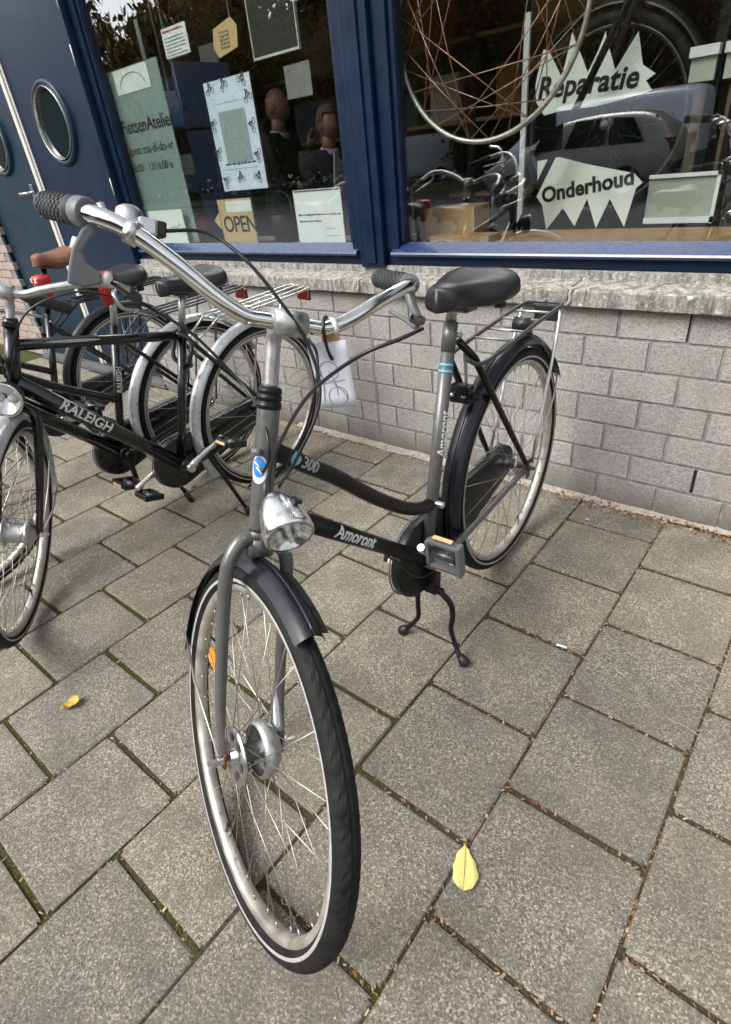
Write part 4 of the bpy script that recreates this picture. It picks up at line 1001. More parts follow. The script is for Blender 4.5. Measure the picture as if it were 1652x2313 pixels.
# brake drum, torque arm and flange
b=MB(); b.T=S; b.lathe([(.0,.046),(.003,.053),(.014,.055),(.024,.051),(.034,.040),(.042,.024),(.046,.012),(.047,.008)],V(.044,.004,0),(0,1,0),32)
dr=b.build('brake_drum',M['dullalu'],bike)
b=MB(); b.T=S; b.tube(spline([V(.044,.046,.030),V(.020,.050,.075),V(.012,.052,.115),V(.010,.053,.150)],5),[.012,.009,.006,.0055],10); b.build('brake_arm',M['alu'],dr)
b=MB(); b.T=S
ring=[];n=40
b.lathe([(0,.017),(0,.052),(.004,.053),(.004,.017),(0,.017)],V(.044,-.036,0),(0,1,0),40); 
for k in range(6):
    t=2*math.pi*k/6; b.lathe([(-.0012,.0085),(-.0012,0)],V(.044+.035*math.cos(t),-.0365,.035*math.sin(t)),(0,1,0),10,mi=1)
b.build('hub_flange',[M['alu'],M['darksteel']],dr)
# front mudguard
fg=mudguard(bike,'front_mudguard',S@FW,.372,.052,62,176,'navy')
b=MB(); b.T=S
for s in(-1,1): b.tube([V(.044-.372*math.cos(R(14)),s*.022,.372*math.sin(R(10))),V(.044-.2,s*.050,.04),V(.040,s*.064,.004)],.0026,6)
b.build('mudguard_stay',M['spoke'],fg)
b=MB(); b.T=S@FW; sweep_arc(b,[(.3755,.003),(.3745,.010),(.3715,.020),(.367,.0265)],62,84,8); 
b.build('flap_strip',M['navy'],fg)  # thin strip in the same navy paint as the mudguard
# head lamp
ld=V(.085,0,-.055).normalized(); lc=V(.050,0,.486); LU=V(0,1,0)
lp=empty('headlamp',parent=bike)
b=MB(); b.T=S; b.lathe([(-0.0103,0.0034),(-0.0069,0.0134),(0.0034,0.0227),(0.0189,0.0311),(0.0413,0.0374),(0.0602,0.0399),(0.0705,0.0407),(0.0774,0.0399),(0.0778,0.0370)],lc,ld,36); b.build('lamp_shell',M['lampchrome'],lp)
b=MB(); b.T=S; b.lathe([(0.0516,0.0050),(0.0568,0.0168),(0.0671,0.0302),(0.0761,0.0365)],lc,ld,30); b.build('reflector_bowl',M['chrome'],lp)
b=MB(); b.T=S; b.lathe([(0.0770,0.0386),(0.0843,0.0336),(0.0886,0.0218),(0.0899,0.0000)],lc,ld,30); b.build('lamp_lens',M['lens'],lp)
b=MB(); b.T=S; 
for k in range(7): 
    t=2*math.pi*k/6; rr=0 if k==6 else .018
    b.lathe([(-.004,.0055),(.004,.004),(.006,0)],lc+ld*.072+LU*rr*math.cos(t)+ld.cross(LU)*rr*math.sin(t),ld,10)
b.build('lamp_leds',M['white'],lp)
b=MB(); b.T=S; nrm=ld.cross(LU); nrm=nrm if nrm.z>0 else -nrm
b.box(lc+ld*.034+nrm*.0355+LU*.012,(.022,.014,.007),bev=.002); b.build('lamp_switch',M['plastic'],lp)
b=MB(); b.T=S; b.tube(spline([V(.018,0,.395),V(.028,-.006,.42),V(.030,0,.47)],4),.0038,8); b.tube(spline([V(.03,.010,.40),V(.05,.02,.43),V(.045,.02,.47)],4),.0025,6); b.build('lamp_bracket',M['spoke'],lp)
# ---- stem and handlebar
hbp=empty('handlebar',parent=bike)
b=MB(); b.T=S; b.tube(spline([V(0,0,.655),V(0,0,.70),V(.001,0,.735),V(.018,0,.756),V(.044,0,.758)],5),[.0112,.0116,.0125,.0140,.0165],18); b.tube([V(.046,-.027,.757),V(.046,.027,.757)],.0190,22); b.lathe([(0,.006),(.006,.006),(.007,0)],V(0,0,.757),(0,0,1),8)
b.build('stem',M['dullalu'],hbp)
half=[V(.046,0,.757),V(.046,.035,.757),V(.046,.068,.759),V(.043,.110,.778),V(.036,.164,.812),V(.022,.215,.840),V(.000,.250,.852),V(-.030,.268,.858),V(-.065,.276,.863),V(-.16,.292,.876)]
for s in(-1,1):
    q=[V(p.x,s*p.y,p.z) for p in half[:9]]
    tubeobj('bar_half',q,.0117,'chrome',hbp,7,18,T=S)
    g0,g1=V(-.038,s*.270,.859),V(-.168,s*.293,.877); dd=(g1-g0)
    b=MB(); b.T=S; n=26; prof=[(0,.0130),(.004,.0172),(.012,.0180)]
    for k in range(n): t=.014+.112*k/(n-1); prof.append((t,.0168+.0008*(k%2)))
    prof+=[(.128,.0180),(.133,.0165),(.136,.010),(.1365,0)]
    b.lathe(prof,g0,dd.normalized(),22); go=b.build('grip',M['grip'],hbp)
    dots=MB(); dots.T=S; gx=dd.normalized(); gu=gx.orthogonal().normalized(); gw=gx.cross(gu)
    for i in range(13):
        for k in range(12):
            t=2*math.pi*(k+.5*(i%2))/12; c=g0+gx*(.018+.0082*i)+(gu*math.cos(t)+gw*math.sin(t))*.0174
            dots.box(c,(.0045,.0045,.0022),Matrix((gx,gx.cross(gu*math.cos(t)+gw*math.sin(t)),gu*math.cos(t)+gw*math.sin(t))).transposed())
    dots.build('grip_knobs',M['grip'],go,kind='stuff')
b=MB(); b.T=S; b.tube([V(.046,.073,.7605),V(.0457,.079,.763)],.0142,14); b.build('bar_ring',M['white'],hbp)
# brake levers
b=MB(); b.T=S; b.tube([V(-.012,.258,.8555),V(-.028,.267,.858)],.0175,16); b.tube(spline([V(-.016,.262,.842),V(.0,.262,.818),V(.022,.262,.798)],4),[.010,.008,.007],10); b.tube(spline([V(.02,.262,.80),V(.0,.275,.786),V(-.06,.292,.80),V(-.13,.305,.815)],5),[.006,.006,.005,.004],8); b.lathe([(-.012,.008),(.012,.008),(.013,0)],V(.018,.262,.796),(0,1,0),12)
b.build('brake_lever',M['greyplastic'],hbp)
b=MB(); b.T=S; b.tube([V(-.014,-.259,.8555),V(-.034,-.2685,.8585)],.0185,18)
def Spx(u,v,c,nrm):   # picture point on a plane through c (steering coordinates)
    W=bike.matrix_basis@S; p=onpl(u,v,W@c,(W.to_3x3()@nrm).normalized()); return W.inverted()@p
Wm=bike.matrix_basis@S; cl=V(-.022,-.262,.852); vd=(Wm.to_3x3().inverted()@((Wm@cl)-V(CAMX,CAMY,CAMZ)).normalized())
out=[Spx(u,v,cl,vd) for u,v in [(203,494),(224,503),(210,530),(184,568),(200,597),(228,616),(232,640),(190,648),(152,638),(155,602),(163,560),(182,520)]]
b.add([p-vd*.011 for p in out]+[p+vd*.011 for p in out],[tuple(range(12)),tuple(range(23,11,-1))]+[(i,12+i,12+(i+1)%12,(i+1)%12) for i in range(12)],0,False)
lv=b.build('brake_lever',M['greyplastic'],hbp); fixn(lv)
bm=bmesh.new(); bm.from_mesh(lv.data); ed=[e for e in bm.edges if len(e.link_faces)==2 and e.calc_face_angle(0)>1.0]; bmesh.ops.bevel(bm,geom=ed,offset=.0028,segments=2,profile=.5,affect='EDGES'); bm.to_mesh(lv.data); bm.free()
p=Spx(232,622,cl,vd); q=Spx(250,636,cl,vd); pw=Spx(160,545,cl,vd); pw2=Spx(176,552,cl,vd)
b=MB(); b.T=S; b.tube([p,p+(q-p)*.5,q],[.008,.010,.006],12); b.build('cable_adjuster',M['white'],lv)
b=MB(); b.T=S; b.tube([pw,pw2],[.007,.009],12); b.build('lever_pivot',M['white'],lv)
# bell and shifter
bu=V(-.10,0,1).normalized()
b=MB(); b.T=S; b.lathe([(-.012,.007),(-.009,.0165),(.0,.0182),(.018,.0182),(.024,.0165),(.028,.010),(.029,0)],V(-.030,-.207,.850),bu,28); be=b.build('bell',M['dullalu'],hbp)
b=MB(); b.T=S; b.tube(spline([V(-.036,-.226,.860),V(-.044,-.236,.866),V(-.050,-.240,.874)],4),[.004,.005,.0065],8); b.build('bell_lever',M['alu'],be)
b=MB(); b.T=S; b.tube([V(.026,-.208,.836),V(.020,-.220,.841)],.0155,14); b.build('bell_clamp',M['alu'],be)
b=MB(); b.T=S; b.box(V(-.014,-.190,.853),(.036,.024,.022),bev=.004); sh=b.build('gear_shifter',M['alu'],hbp)
b=MB(); b.T=S; b.box(V(-.018,-.171,.855),(.024,.014,.020),bev=.003); b.build('shifter_cap',M['plastic'],sh)
# cables
def cab(pts,r=.0026,T=S,name='brake_cable',mat='cable'): return tubeobj(name,pts,r,mat,hbp,8,8,T=T)
def Sl(u,v,l):
    W=bike.matrix_basis@S; p=onpl(u,v,W@V(0,l,0),(W.to_3x3()@V(0,1,0)).normalized()); return W.inverted()@p
def Bl(u,v,l):
    W=bike.matrix_basis; p=onpl(u,v,W@V(0,l,0),(W.to_3x3()@V(0,1,0)).normalized()); return W.inverted()@p
cab([V(-.018,-.166,.855)]+[Sl(u,v,l) for u,v,l in [(470,526,-.105),(560,592,-.06),(640,690,-.015),(692,770,.022),(722,862,.042),(714,940,.04),(668,1040,.02),(630,1100,.01)]],name='gear_cable')
IW=(bike.matrix_basis@S).inverted()@bike.matrix_basis
cab([Bl(u,v,l) for u,v,l in [(955,742,.300),(905,765,.29),(805,808,.245),(700,890,.155),(640,985,.07),(612,1055,.030),(606,1130,.026)]],T=None)
cab([Sl(u,v,l) for u,v,l in [(697,765,.05),(716,800,.052),(714,870,.050),(690,970,.045),(655,1035,.035),(618,1085,.022)]]+[Sl(600,1160,.012)],.0024)
cab([q]+[Bl(u,v,l) and (IW@Bl(u,v,l)) for u,v,l in [(330,690,-.17),(432,752,-.14),(520,838,-.10),(572,900,-.05)]]+[IW@Bl(592,975,.0)+V(.02,0,0),IW@Bl(590,1040,.0)+V(.026,0,0),IW@Bl(562,1100,-.03)],.0026)
b=MB(); b.T=None; hh=HB+AX*.135; b.tube([hh+V(.020,.012,.008),hh+V(.026,-.002,.009)],.006,8); b.build('cable_clip',M['greyplastic'],head)
# price tag
W=bike.matrix_basis@S
tp=W@V(.046,.066,.757)
tg=empty('price_tag',tp,label='white paper price tag with a drawing hanging from the handlebar',cat='tag')
vx=(camrot@V(1,0,0)); vx=V(vx.x,vx.y,0).normalized(); vz=V(0,0,1); vn=vx.cross(vz)
ang=R(9); tx=vx*math.cos(ang)+vn*math.sin(ang)
b=MB(); pts=[(-.036,.004),(.028,.008),(.036,-.100),(-.024,-.102)]
nn=6; vs=[];fs=[]
for i in range(nn+1):
    for j in range(nn+1):
        t=i/nn; u=j/nn
        x=(pts[0][0]*(1-u)+pts[1][0]*u)*(1-t)+(pts[3][0]*(1-u)+pts[2][0]*u)*t; z=(pts[0][1]*(1-u)+pts[1][1]*u)*(1-t)+(pts[3][1]*(1-u)+pts[2][1]*u)*t
        vs.append(tx*x+vz*(z-.026)+tx.cross(vz)*(.0012*math.sin(u*3)+.003*t))
for i in range(nn):
    for j in range(nn): k=i*(nn+1)+j; fs.append((k,k+1,k+nn+2,k+nn+1))
b.add(vs,fs,0,True); to=b.build('paper',M['tag'],tg); sm=to.modifiers.new('t','SOLIDIFY'); sm.thickness=.0006
r=random.Random(11); tn=tx.cross(vz)
g=MB(); f=lambda x,z:tx*x+vz*(z-.026)+tn*(.0022+.003*(-z/.105))
g.tube([f(-.005+.016*math.cos(t),-.04+.016*math.sin(t)) for t in [i*.45 for i in range(14)]],.0006,4,closed=True); g.tube([f(.006+.016*math.cos(t),-.082+.016*math.sin(t)) for t in [i*.45 for i in range(14)]],.0006,4,closed=True)
for p_,q_ in (((-.005,-.04),(.006,-.082)),((-.02,-.06),(.02,-.055)),((-.022,-.025),(-.018,-.09)),((-.012,-.1),(.02,-.104)),((.0,-.06),(.022,-.088))): g.tube(spline([f(*p_),f((p_[0]+q_[0])/2+.004,(p_[1]+q_[1])/2),f(*q_)],4),.0006,4)
g.build('pencil_drawing',simple('pencil',(.22,.22,.25),.8),tg)
b=MB(); b.tube(spline([tn*.017+vz*.0,tn*.008+vz*.016,-tn*.010+vz*.015,-tn*.016-vz*.004,-tn*.008-vz*.03,tx*.004-vz*.046+tn*.006,tn*.012-vz*.026],6,closed=True),.0026,7,closed=True); b.build('black_band',M['cable'],tg)
b=MB(); b.box(-vz*.022+tx*.004-tn*.004,(.028,.008,.026),Matrix((tx,tn,vz)).transposed(),bev=.002); b.build('tag_clip',M['card'],tg)
# ================================================================= the parked bicycles behind
def bgbike(P,th,lean,sp,**lab):
    o=empty('bicycle',P,(R(-lean),0,R(th-180)),**lab)
    Rt=.35; hr=V(0,0,Rt+.002); bb=V(*sp['bb']); st=V(*sp['st']); ht=V(*sp['ht']); hb=V(*sp['hb'])
    ax=(ht-hb).normalized(); A=hb-ax*((hb.z-.335)/ax.z); f0=V(ax.z,0,-ax.x); q=Quaternion(ax,R(sp['phi'])); Sm=frameM(A,q@f0,q@V(0,1,0),ax)
    la=lambda p: (p-A).dot(ax)
    fr_=sp.get('paint','black')
    b=MB(); b.tube([hb-ax*.006,ht+ax*.006],.0195,18); b.tube([ht+ax*.006,ht+ax*.03],[.022,.018],18); b.tube([hb-ax*.006,hb-ax*.022],[.023,.02],18); b.build('head_tube',M[fr_],o)
    sdir=(st-bb).normalized()
    s1=tubeobj('seat_tube',[bb,st],.0160,fr_,o,smooth=False,seg=16)
    if sp.get('seattext'): text_tube('lettering',sp['seattext'],.026,M['decalwhite'],s1,bb,st,.0160,V(.1,.9,.1),.25,shear=.1)
    b=MB(); b.tube([bb+V(0,.036,0),bb-V(0,.036,0)],.022,18); b.build('bottom_bracket',M[fr_],s1)
    dt0=hb+ax*.035; r2=sp.get('dtr',.019)
    dt=tubeobj('down_tube',[dt0,bb],r2,fr_,o,smooth=False,seg=18)
    if sp.get('text'): text_tube('lettering',sp['text'],sp.get('tsize',.04),M['decalwhite'],dt,dt0,bb,r2,V(.0,.97,.16),sp.get('tstart',.09),shear=.15,offset=.001,spacing=1.05)
    if sp.get('toptube'):
        a_,b_=ht-ax*.045,st-sdir*.035
        tt=tubeobj('top_tube',[a_,b_],.0165,fr_,o,smooth=False,seg=16)
        if sp.get('ttmark'):
            m_=MB(); d=(b_-a_).normalized(); nz=V(0,.9,.35); nz=(nz-d*nz.dot(d)).normalized()
            patch(m_,a_+d*.17,d,nz,nz.cross(d),.0165,.085,.0045); m_.build('lettering',M['stripe'],tt)
    else:
        tubeobj('upper_tube',[ht-ax*.06,(ht-ax*.06)*.5+(bb+sdir*.22)*.5+V(0,0,-.02),bb+sdir*.22],.0155,fr_,o,6,16)
    tubeobj('seat_post',[st,st+sdir*sp['post']],.0128,sp.get('postmat','dullalu'),o,smooth=False,seg=14)
    for s in(-1,1):
        tubeobj('seat_stay',[st-sdir*.03+V(0,s*.014,0),st-sdir*.1+V(-.06,s*.042,0),hr+V(.01,s*.062,.015)],.0085,fr_,o,5,10)
        tubeobj('chain_stay',[bb+V(-.02,s*.026,0),bb+V(-.1,s*.044,.006),hr+V(.015,s*.062,0)],.0105,fr_,o,5,10)
    im=frameM(hr,V(1,0,0),V(0,1,0),V(0,0,1)); fwm=frameM(V(.043,0,.016),V(1,0,0),V(0,1,0),V(0,0,1))
    wheel(o,'rear_wheel',im,Rt,.042,'rim','plain',36,det=0)
    wheel(o,'front_wheel',Sm@fwm,Rt,.042,'rim','drum' if sp.get('drum') else 'plain',36,det=0)
    g=mudguard(o,'rear_mudguard',im,.384,.060,sp.get('mg0',-35),160,sp.get('guard','silverguard'),bead=False)
    fg=mudguard(o,'front_mudguard',Sm@fwm,.382,.058,sp.get('fmg0',48),178,sp.get('fguard',sp.get('guard','silverguard')),bead=False)
    b=MB(); b.T=Sm
    for s in(-1,1): b.tube([V(.043-.375,s*.026,.03),V(.043-.2,s*.052,.02),V(.04,s*.066,.012)],.0025,6); b.tube([V(.043-.30,s*.026,.24),V(.043-.15,s*.052,.12),V(.04,s*.066,.012)],.0025,6)
    b.build('mudguard_stay',M['spoke'],fg)
    fo=empty('fork',parent=o)
    for s in(-1,1): tubeobj('fork_blade',[V(0,s*.014,.405),V(.001,s*.048,.385),V(.004,s*.0565,.32),V(.012,s*.0565,.15),V(.042,s*.057,.012)],[.0125,.0145,.014,.0115,.0095],fr_,fo,6,12,T=Sm)
    b=MB(); b.T=Sm
    for s in(-1,1): b.lathe([(0,.011),(.008,.011),(.009,.0055),(.024,.0055),(.025,0)],V(.043,s*.061,.016),(0,s,0),6,smooth=False)
    b.build('axle_nuts',M['alu'],fo)
    # rack
    rk=empty('rear_rack',parent=o); z0=.785
    rm_=sp.get('rack','alu')
    for y in(-.060,-.022,.022,.060): tubeobj('rail',[V(.20,y,z0),V(-.05,y,z0),V(-.27,y,z0+.006),V(-.31,y*.6,z0+.006)],.0046,rm_,rk,4,8)
    for x in(.19,.02,-.14,-.30): tubeobj('cross_bar',[V(x,-.060 if x>-.3 else -.036,z0),V(x,.060 if x>-.3 else .036,z0)],.0042,rm_,rk,smooth=False,seg=8)
    for s in(-1,1): tubeobj('rack_leg',[V(-.12,s*.060,z0-.002),V(-.07,s*.068,.60),hr+V(-.01,s*.072,.015)],.0048,rm_,rk,4,8)
    for s in(-1,1): tubeobj('rack_strut',[V(.19,s*.040,z0),st-sdir*.09+V(-.01,s*.02,0)],.0042,rm_,rk,smooth=False,seg=8)
    b=MB(); b.box(V(-.318,0,z0-.03),(.018,.07,.045),bev=.006); rl=b.build('rear_light',M['redlens'],o)
    saddle(o,sp.get('saddle','leather'),st+sdir*(sp['post']-.012)+V(sp.get('sadx',0),0,0),2,sp.get('sadl',.255),sp.get('sadw',.195),H=.8)
    if sp.get('saddlereflector'):
        c=st+sdir*(sp['post']-.012)+V(-.135,0,.015); b=MB(); b.box(c,(.015,.045,.03),bev=.004); b.build('saddle_reflector',M['redlens'],o)
    if sp.get('bag'):
        wm=Matrix.Translation(P)@Euler((R(-lean),0,R(th-180))).to_matrix().to_4x4(); pc_=onpl(*sp['bag'],wm@V(0,.03,0),wm.to_3x3()@V(0,1,0)); c=wm.inverted()@pc_; b=MB()
        prof=[(-.060,.012),(-.056,.020),(-.01,.032),(.045,.044),(.058,.040),(.060,0)]
        b.lathe([(t*.95,r_*.95) for t,r_ in prof],c,(.0,0,1),16); bo=b.build('saddle_bag',M['red'],o)
        b=MB(); b.box(c+V(.030,0,.040),(.016,.05,.018),bev=.003); b.build('bag_buckle',M['white'],bo)
    chaincase(o,bb,hr,.105,.052,-.038,.032,'black')
    crank(o,bb,.052,sp['crank'],.168,sp.get('crankmat','alu'),1,sp.get('pedalrefl',True)); crank(o,bb,.080,sp['crank']+180,.168,sp.get('crankmat','alu'),-1)
    # side stand
    p0=V(.36,.045,.300); p1=V(.30+sp.get('standx',0),.17,.006+.17*math.tan(R(lean))*0)
    b=MB(); b.tube([p0+V(0,-.03,.02),p0,p0*.45+p1*.55,p1],[.011,.0095,.0085,.0080],10); ss=b.build('side_stand',M[sp.get('standmat','satin')],o)
    b=MB(); d=(p1-p0).normalized(); b.tube([p1-d*.055,p1-d*.05,p1+d*.004],[.009,.0125,.011],10); b.build('stand_foot',M['plastic'],ss)
    # bars
    hbp=empty('handlebar',parent=o); zt=la(ht)+sp.get('stemh',.11)
    b=MB(); b.T=Sm; b.tube(spline([V(0,0,la(ht)+.01),V(0,0,zt-.03),V(.010,0,zt-.003),V(.048,0,zt)],4),[.0115,.012,.0125,.0155],14); b.tube([V(.05,-.026,zt),V(.05,.026,zt)],.019,16); b.build('stem',M['dullalu'],hbp)
    for s in(-1,1):
        q_=[V(.05,0,zt),V(.05,s*.05,zt),V(.055,s*.10,zt+.02),V(.045,s*.19,zt+.050),V(.012,s*.258,zt+.058),V(-.045,s*.285,zt+.05),V(-.10,s*.295,zt+.04)]
        tubeobj('bar_half',q_,.0115,'alu',hbp,6,14,T=Sm)
        b=MB(); b.T=Sm; b.tube([V(-.07,s*.290,zt+.045),V(-.08,s*.292,zt+.043),V(-.20,s*.305,zt+.022),V(-.205,s*.305,zt+.021)],[.015,.0175,.0175,.014],14); b.build('grip',M['grip'],hbp)
        b=MB(); b.T=Sm; b.tube(spline([V(.0,s*.268,zt+.05),V(.03,s*.27,zt+.03),V(.02,s*.29,zt+.0),V(-.06,s*.31,zt-.005),V(-.12,s*.318,zt-.008)],4),[.008,.007,.006,.005,.004],8); b.build('brake_lever',M['alu'],hbp)
        tubeobj('brake_cable',[V(.03,s*.27,zt+.028),V(.10,s*.19,zt+.03),V(.12,s*.08,zt-.03),V(.07,s*.02,zt-.14),V(.03,s*.012,la(hb)+.05)],.0026,'cable',hbp,6,7,T=Sm)
    if sp.get('lamp'):
        lc=V(.055,0,la(hb)+.005); ld=V(1,0,-.10).normalized()
        lp=empty('headlamp',parent=o)
        b=MB(); b.T=Sm; b.lathe([(-.035,.01),(-.025,.028),(0,.041),(.03,.047),(.042,.047),(.043,.042)],lc,ld,30); b.build('lamp_shell',M['plastic'],lp)
        b=MB(); b.T=Sm; b.lathe([(.043,.047),(.046,.049),(.049,.047),(.047,.042)],lc,ld,30); b.build('lamp_ring',M['chrome'],lp)
        b=MB(); b.T=Sm; b.lathe([(.015,.004),(.025,.026),(.042,.0415)],lc,ld,26); b.build('reflector_bowl',M['chrome'],lp)
        b=MB(); b.T=Sm; b.lathe([(.044,.0425),(.050,.03),(.053,.0)],lc,ld,26); b.build('lamp_lens',M['lens'],lp)
        b=MB(); b.T=Sm
        for s in(-1,1): b.lathe([(.020,.012),(.03,.010),(.034,0)],lc+V(0,s*.014,0),ld,12)
        b.build('lamp_leds',M['white'],lp)
    return o,Sm
b2,S2=bgbike((-1.28,-.44,0),91.5,4.6,dict(bb=(.458,0,.289),st=(.318,0,.79),ht=(.868,0,.925),hb=(.926,0,.752),phi=51,dtr=.025,text='RALEIGH',tsize=.046,tstart=.135,toptube=True,ttmark=True,post=.115,sadx=-.035,crank=158,lamp=True,drum=True,saddlereflector=True,mg0=-30,stemh=.10,standmat='satin'),
  label='black diamond-frame bicycle lettered RALEIGH, parked left of the front bicycle',cat='bicycle',group='bicycles parked in a row by the shop door')
b3,S3=bgbike((-1.62,-.50,0),91.5,4.2,dict(bb=(.46,0,.289),st=(.33,0,.78),ht=(.868,0,.90),hb=(.926,0,.74),phi=4,dtr=.024,toptube=False,post=.14,crank=272,crankmat='satin',seattext='RALEIGH',bag=(238,652),pedalrefl=False,mg0=-30,rack='darksteel'),
  label='black bicycle with a red bag under its black saddle, behind the diamond-frame one',cat='bicycle',group='bicycles parked in a row by the shop door')
b4,S4=bgbike((-2.32,-.44,0),91,3.5,dict(bb=(.46,0,.289),st=(.33,0,.76),ht=(.868,0,.90),hb=(.926,0,.74),phi=-6,toptube=False,post=.205,postmat='satin',crank=200,saddle='brown',sadl=.20,sadw=.17,sadx=-.06,bag=(101,652),guard='plastic',rack='satin'),
  label='black bicycle with a brown leather saddle, farthest left before the blue door',cat='bicycle',group='bicycles parked in a row by the shop door')
# coiled cable lock on the seat tube of the third bicycle
p=at(412,790,-.78); b=MB(); b.tube([p+V(.055*math.cos(t),.012*math.sin(3*t),.062*math.sin(t)) for t in [i*2*math.pi/36 for i in range(36)]],.008,8,closed=True)
b.tube([p+V(-.02,0,-.05),p+V(-.03,.01,-.09)],.013,10); b.build('cable_lock',M['plastic'],label='round black cable lock hanging between the parked bicycles',cat='lock')
# ================================================================= leaves on the ground
def leaf(name,c,L,W,ang,mat,curl=.004,**k):
    e=[];vs=[];fs=[];n=14;mr=random.Random(int(c.x*1e4))
    for i in range(n+1):
        t=i/n; w=W*(math.sin(math.pi*min(1,t**.66)))**.85*(1 if t<.85 else (1-t)/.15*.9+.1); w=max(w,.0004)
        for j in range(5):
            s=(j-2)/2; vs.append((s*w+.10*W*math.sin(t*5.2)+.06*W*math.sin(t*23)*abs(s),t*L-L/2,.0018+curl*(s*s)*.8+curl*.6*math.sin(t*5)*.4+curl*(t-.5)**2))
    for i in range(n):
        for j in range(4): a=i*5+j; fs.append((a,a+1,a+6,a+5))
    b=MB(); b.add(vs,fs,0,True); o=b.build(name,mat,loc=c,rot=(0,0,ang),**k)
    sm=o.modifiers.new('t','SOLIDIFY'); sm.thickness=.0005
    s_=MB(); s_.tube([(0,-L/2+.002,.003),(0,0,.0034+curl*.3),(0,L/2,.003+curl*.4),(.0005,L/2+L*.12,.004)],[.0004,.0006,.0008,.0007],5); s_.build('leaf_stalk',simple('leaf_stalk',(.35,.22,.08),.7),o)
    return o
my,nt,bsd=newmat('yellow_leaf'); g=nt.nodes.new('ShaderNodeTexCoord'); cc=ramp(nt,noise(nt,g.outputs['Object'],260,4,.7),[(.35,(.56,.50,.10)),(.55,(.70,.64,.25)),(.75,(.42,.42,.09))]); nt.links.new(cc,bsd.inputs['Base Color']); bsd.inputs['Roughness'].default_value=.5; bsd.inputs['Subsurface Weight'].default_value=0
p=gnd(1050,1960); q1=gnd(1053,1905); q2=gnd(1047,2012); L_=(q1-q2).length; a_=math.atan2(q1.y-q2.y,q1.x-q2.x)-math.pi/2
leaf('fallen_leaf',V(p.x,p.y,.001),L_,(gnd(1077,1965)-gnd(1020,1965)).length/2,a_,my,label='yellow oval leaf lying on the slabs at lower right of the front wheel',cat='leaf',group='yellow fallen leaves')
p=gnd(163,1595); leaf('fallen_leaf',V(p.x,p.y,.001),(gnd(163,1578)-gnd(165,1613)).length*.8,(gnd(178,1595)-gnd(148,1595)).length/2.2,2.6,simple('ochre_leaf',(.50,.33,.05),.6,noise=.5,nscale=150),curl=.014,label='small ochre curled leaf on the slabs at left, between the two front wheels',cat='leaf',group='yellow fallen leaves')
tan=simple('tan_leaf',(.50,.33,.20),.7,noise=.3,nscale=150)
TL=('pale tan dry leaf on the slabs left of the front bicycle seat tube','tan dry leaf crumb just under the upper frame tube','tiny tan leaf crumb below the parked bicycle rear tyre','tan dry leaf crumb between the two frame tubes','reddish tan dry leaf on the slabs beside the parked bicycle side stand','tiny tan leaf at the wall foot behind the hanging price tag','tan crumb of leaf in the corner of the wall left of the seat tube','pale crumb of leaf on the slab edge right of the turned wheel')
for i,(u,v) in enumerate(((852,1046),(692,1060),(650,1056),(832,1137),(436,1100),(735,980),(812,980),(1328,1177))):
    p=gnd(u,v); leaf('dry_leaf',V(p.x,p.y,.001),.030 if i in (0,4) else .018,.010 if i in (0,4) else .006,rnd.uniform(0,6),tan,.006,label=TL[i],cat='leaf',group='dry tan leaves near the wall')
for (u1,v1,u2,v2) in ((1258,1458,1281,1466),):
    b=MB(); b.tube([gnd(u1,v1)+V(0,0,.004),gnd(u2,v2)+V(0,0,.004)],.0034,8); b.build('cigarette_butt',M['amberwhite'] if False else M['tag'],label='white cigarette end lying in a joint right of the stand',cat='cigarette end')
for i,(u1,v1,u2,v2) in enumerate(((1508,1487,1560,1500),(1510,1625,1585,1668),(1455,1430,1480,1500))):
    b=MB(); b.tube(spline([gnd(u1,v1)+V(0,0,.002),(gnd(u1,v1)+gnd(u2,v2))/2+V(.004,.003,.004),gnd(u2,v2)+V(0,0,.002)],4),.0008,5); b.build('straw',simple('pale_straw',(.42,.36,.25),.8),label=('upper thin pale straw lying on the slabs at right','lowest and longest thin pale straw on the slabs at right','short pale straw on the slab left of the upper straw')[i],cat='straw',group='thin pale straws')
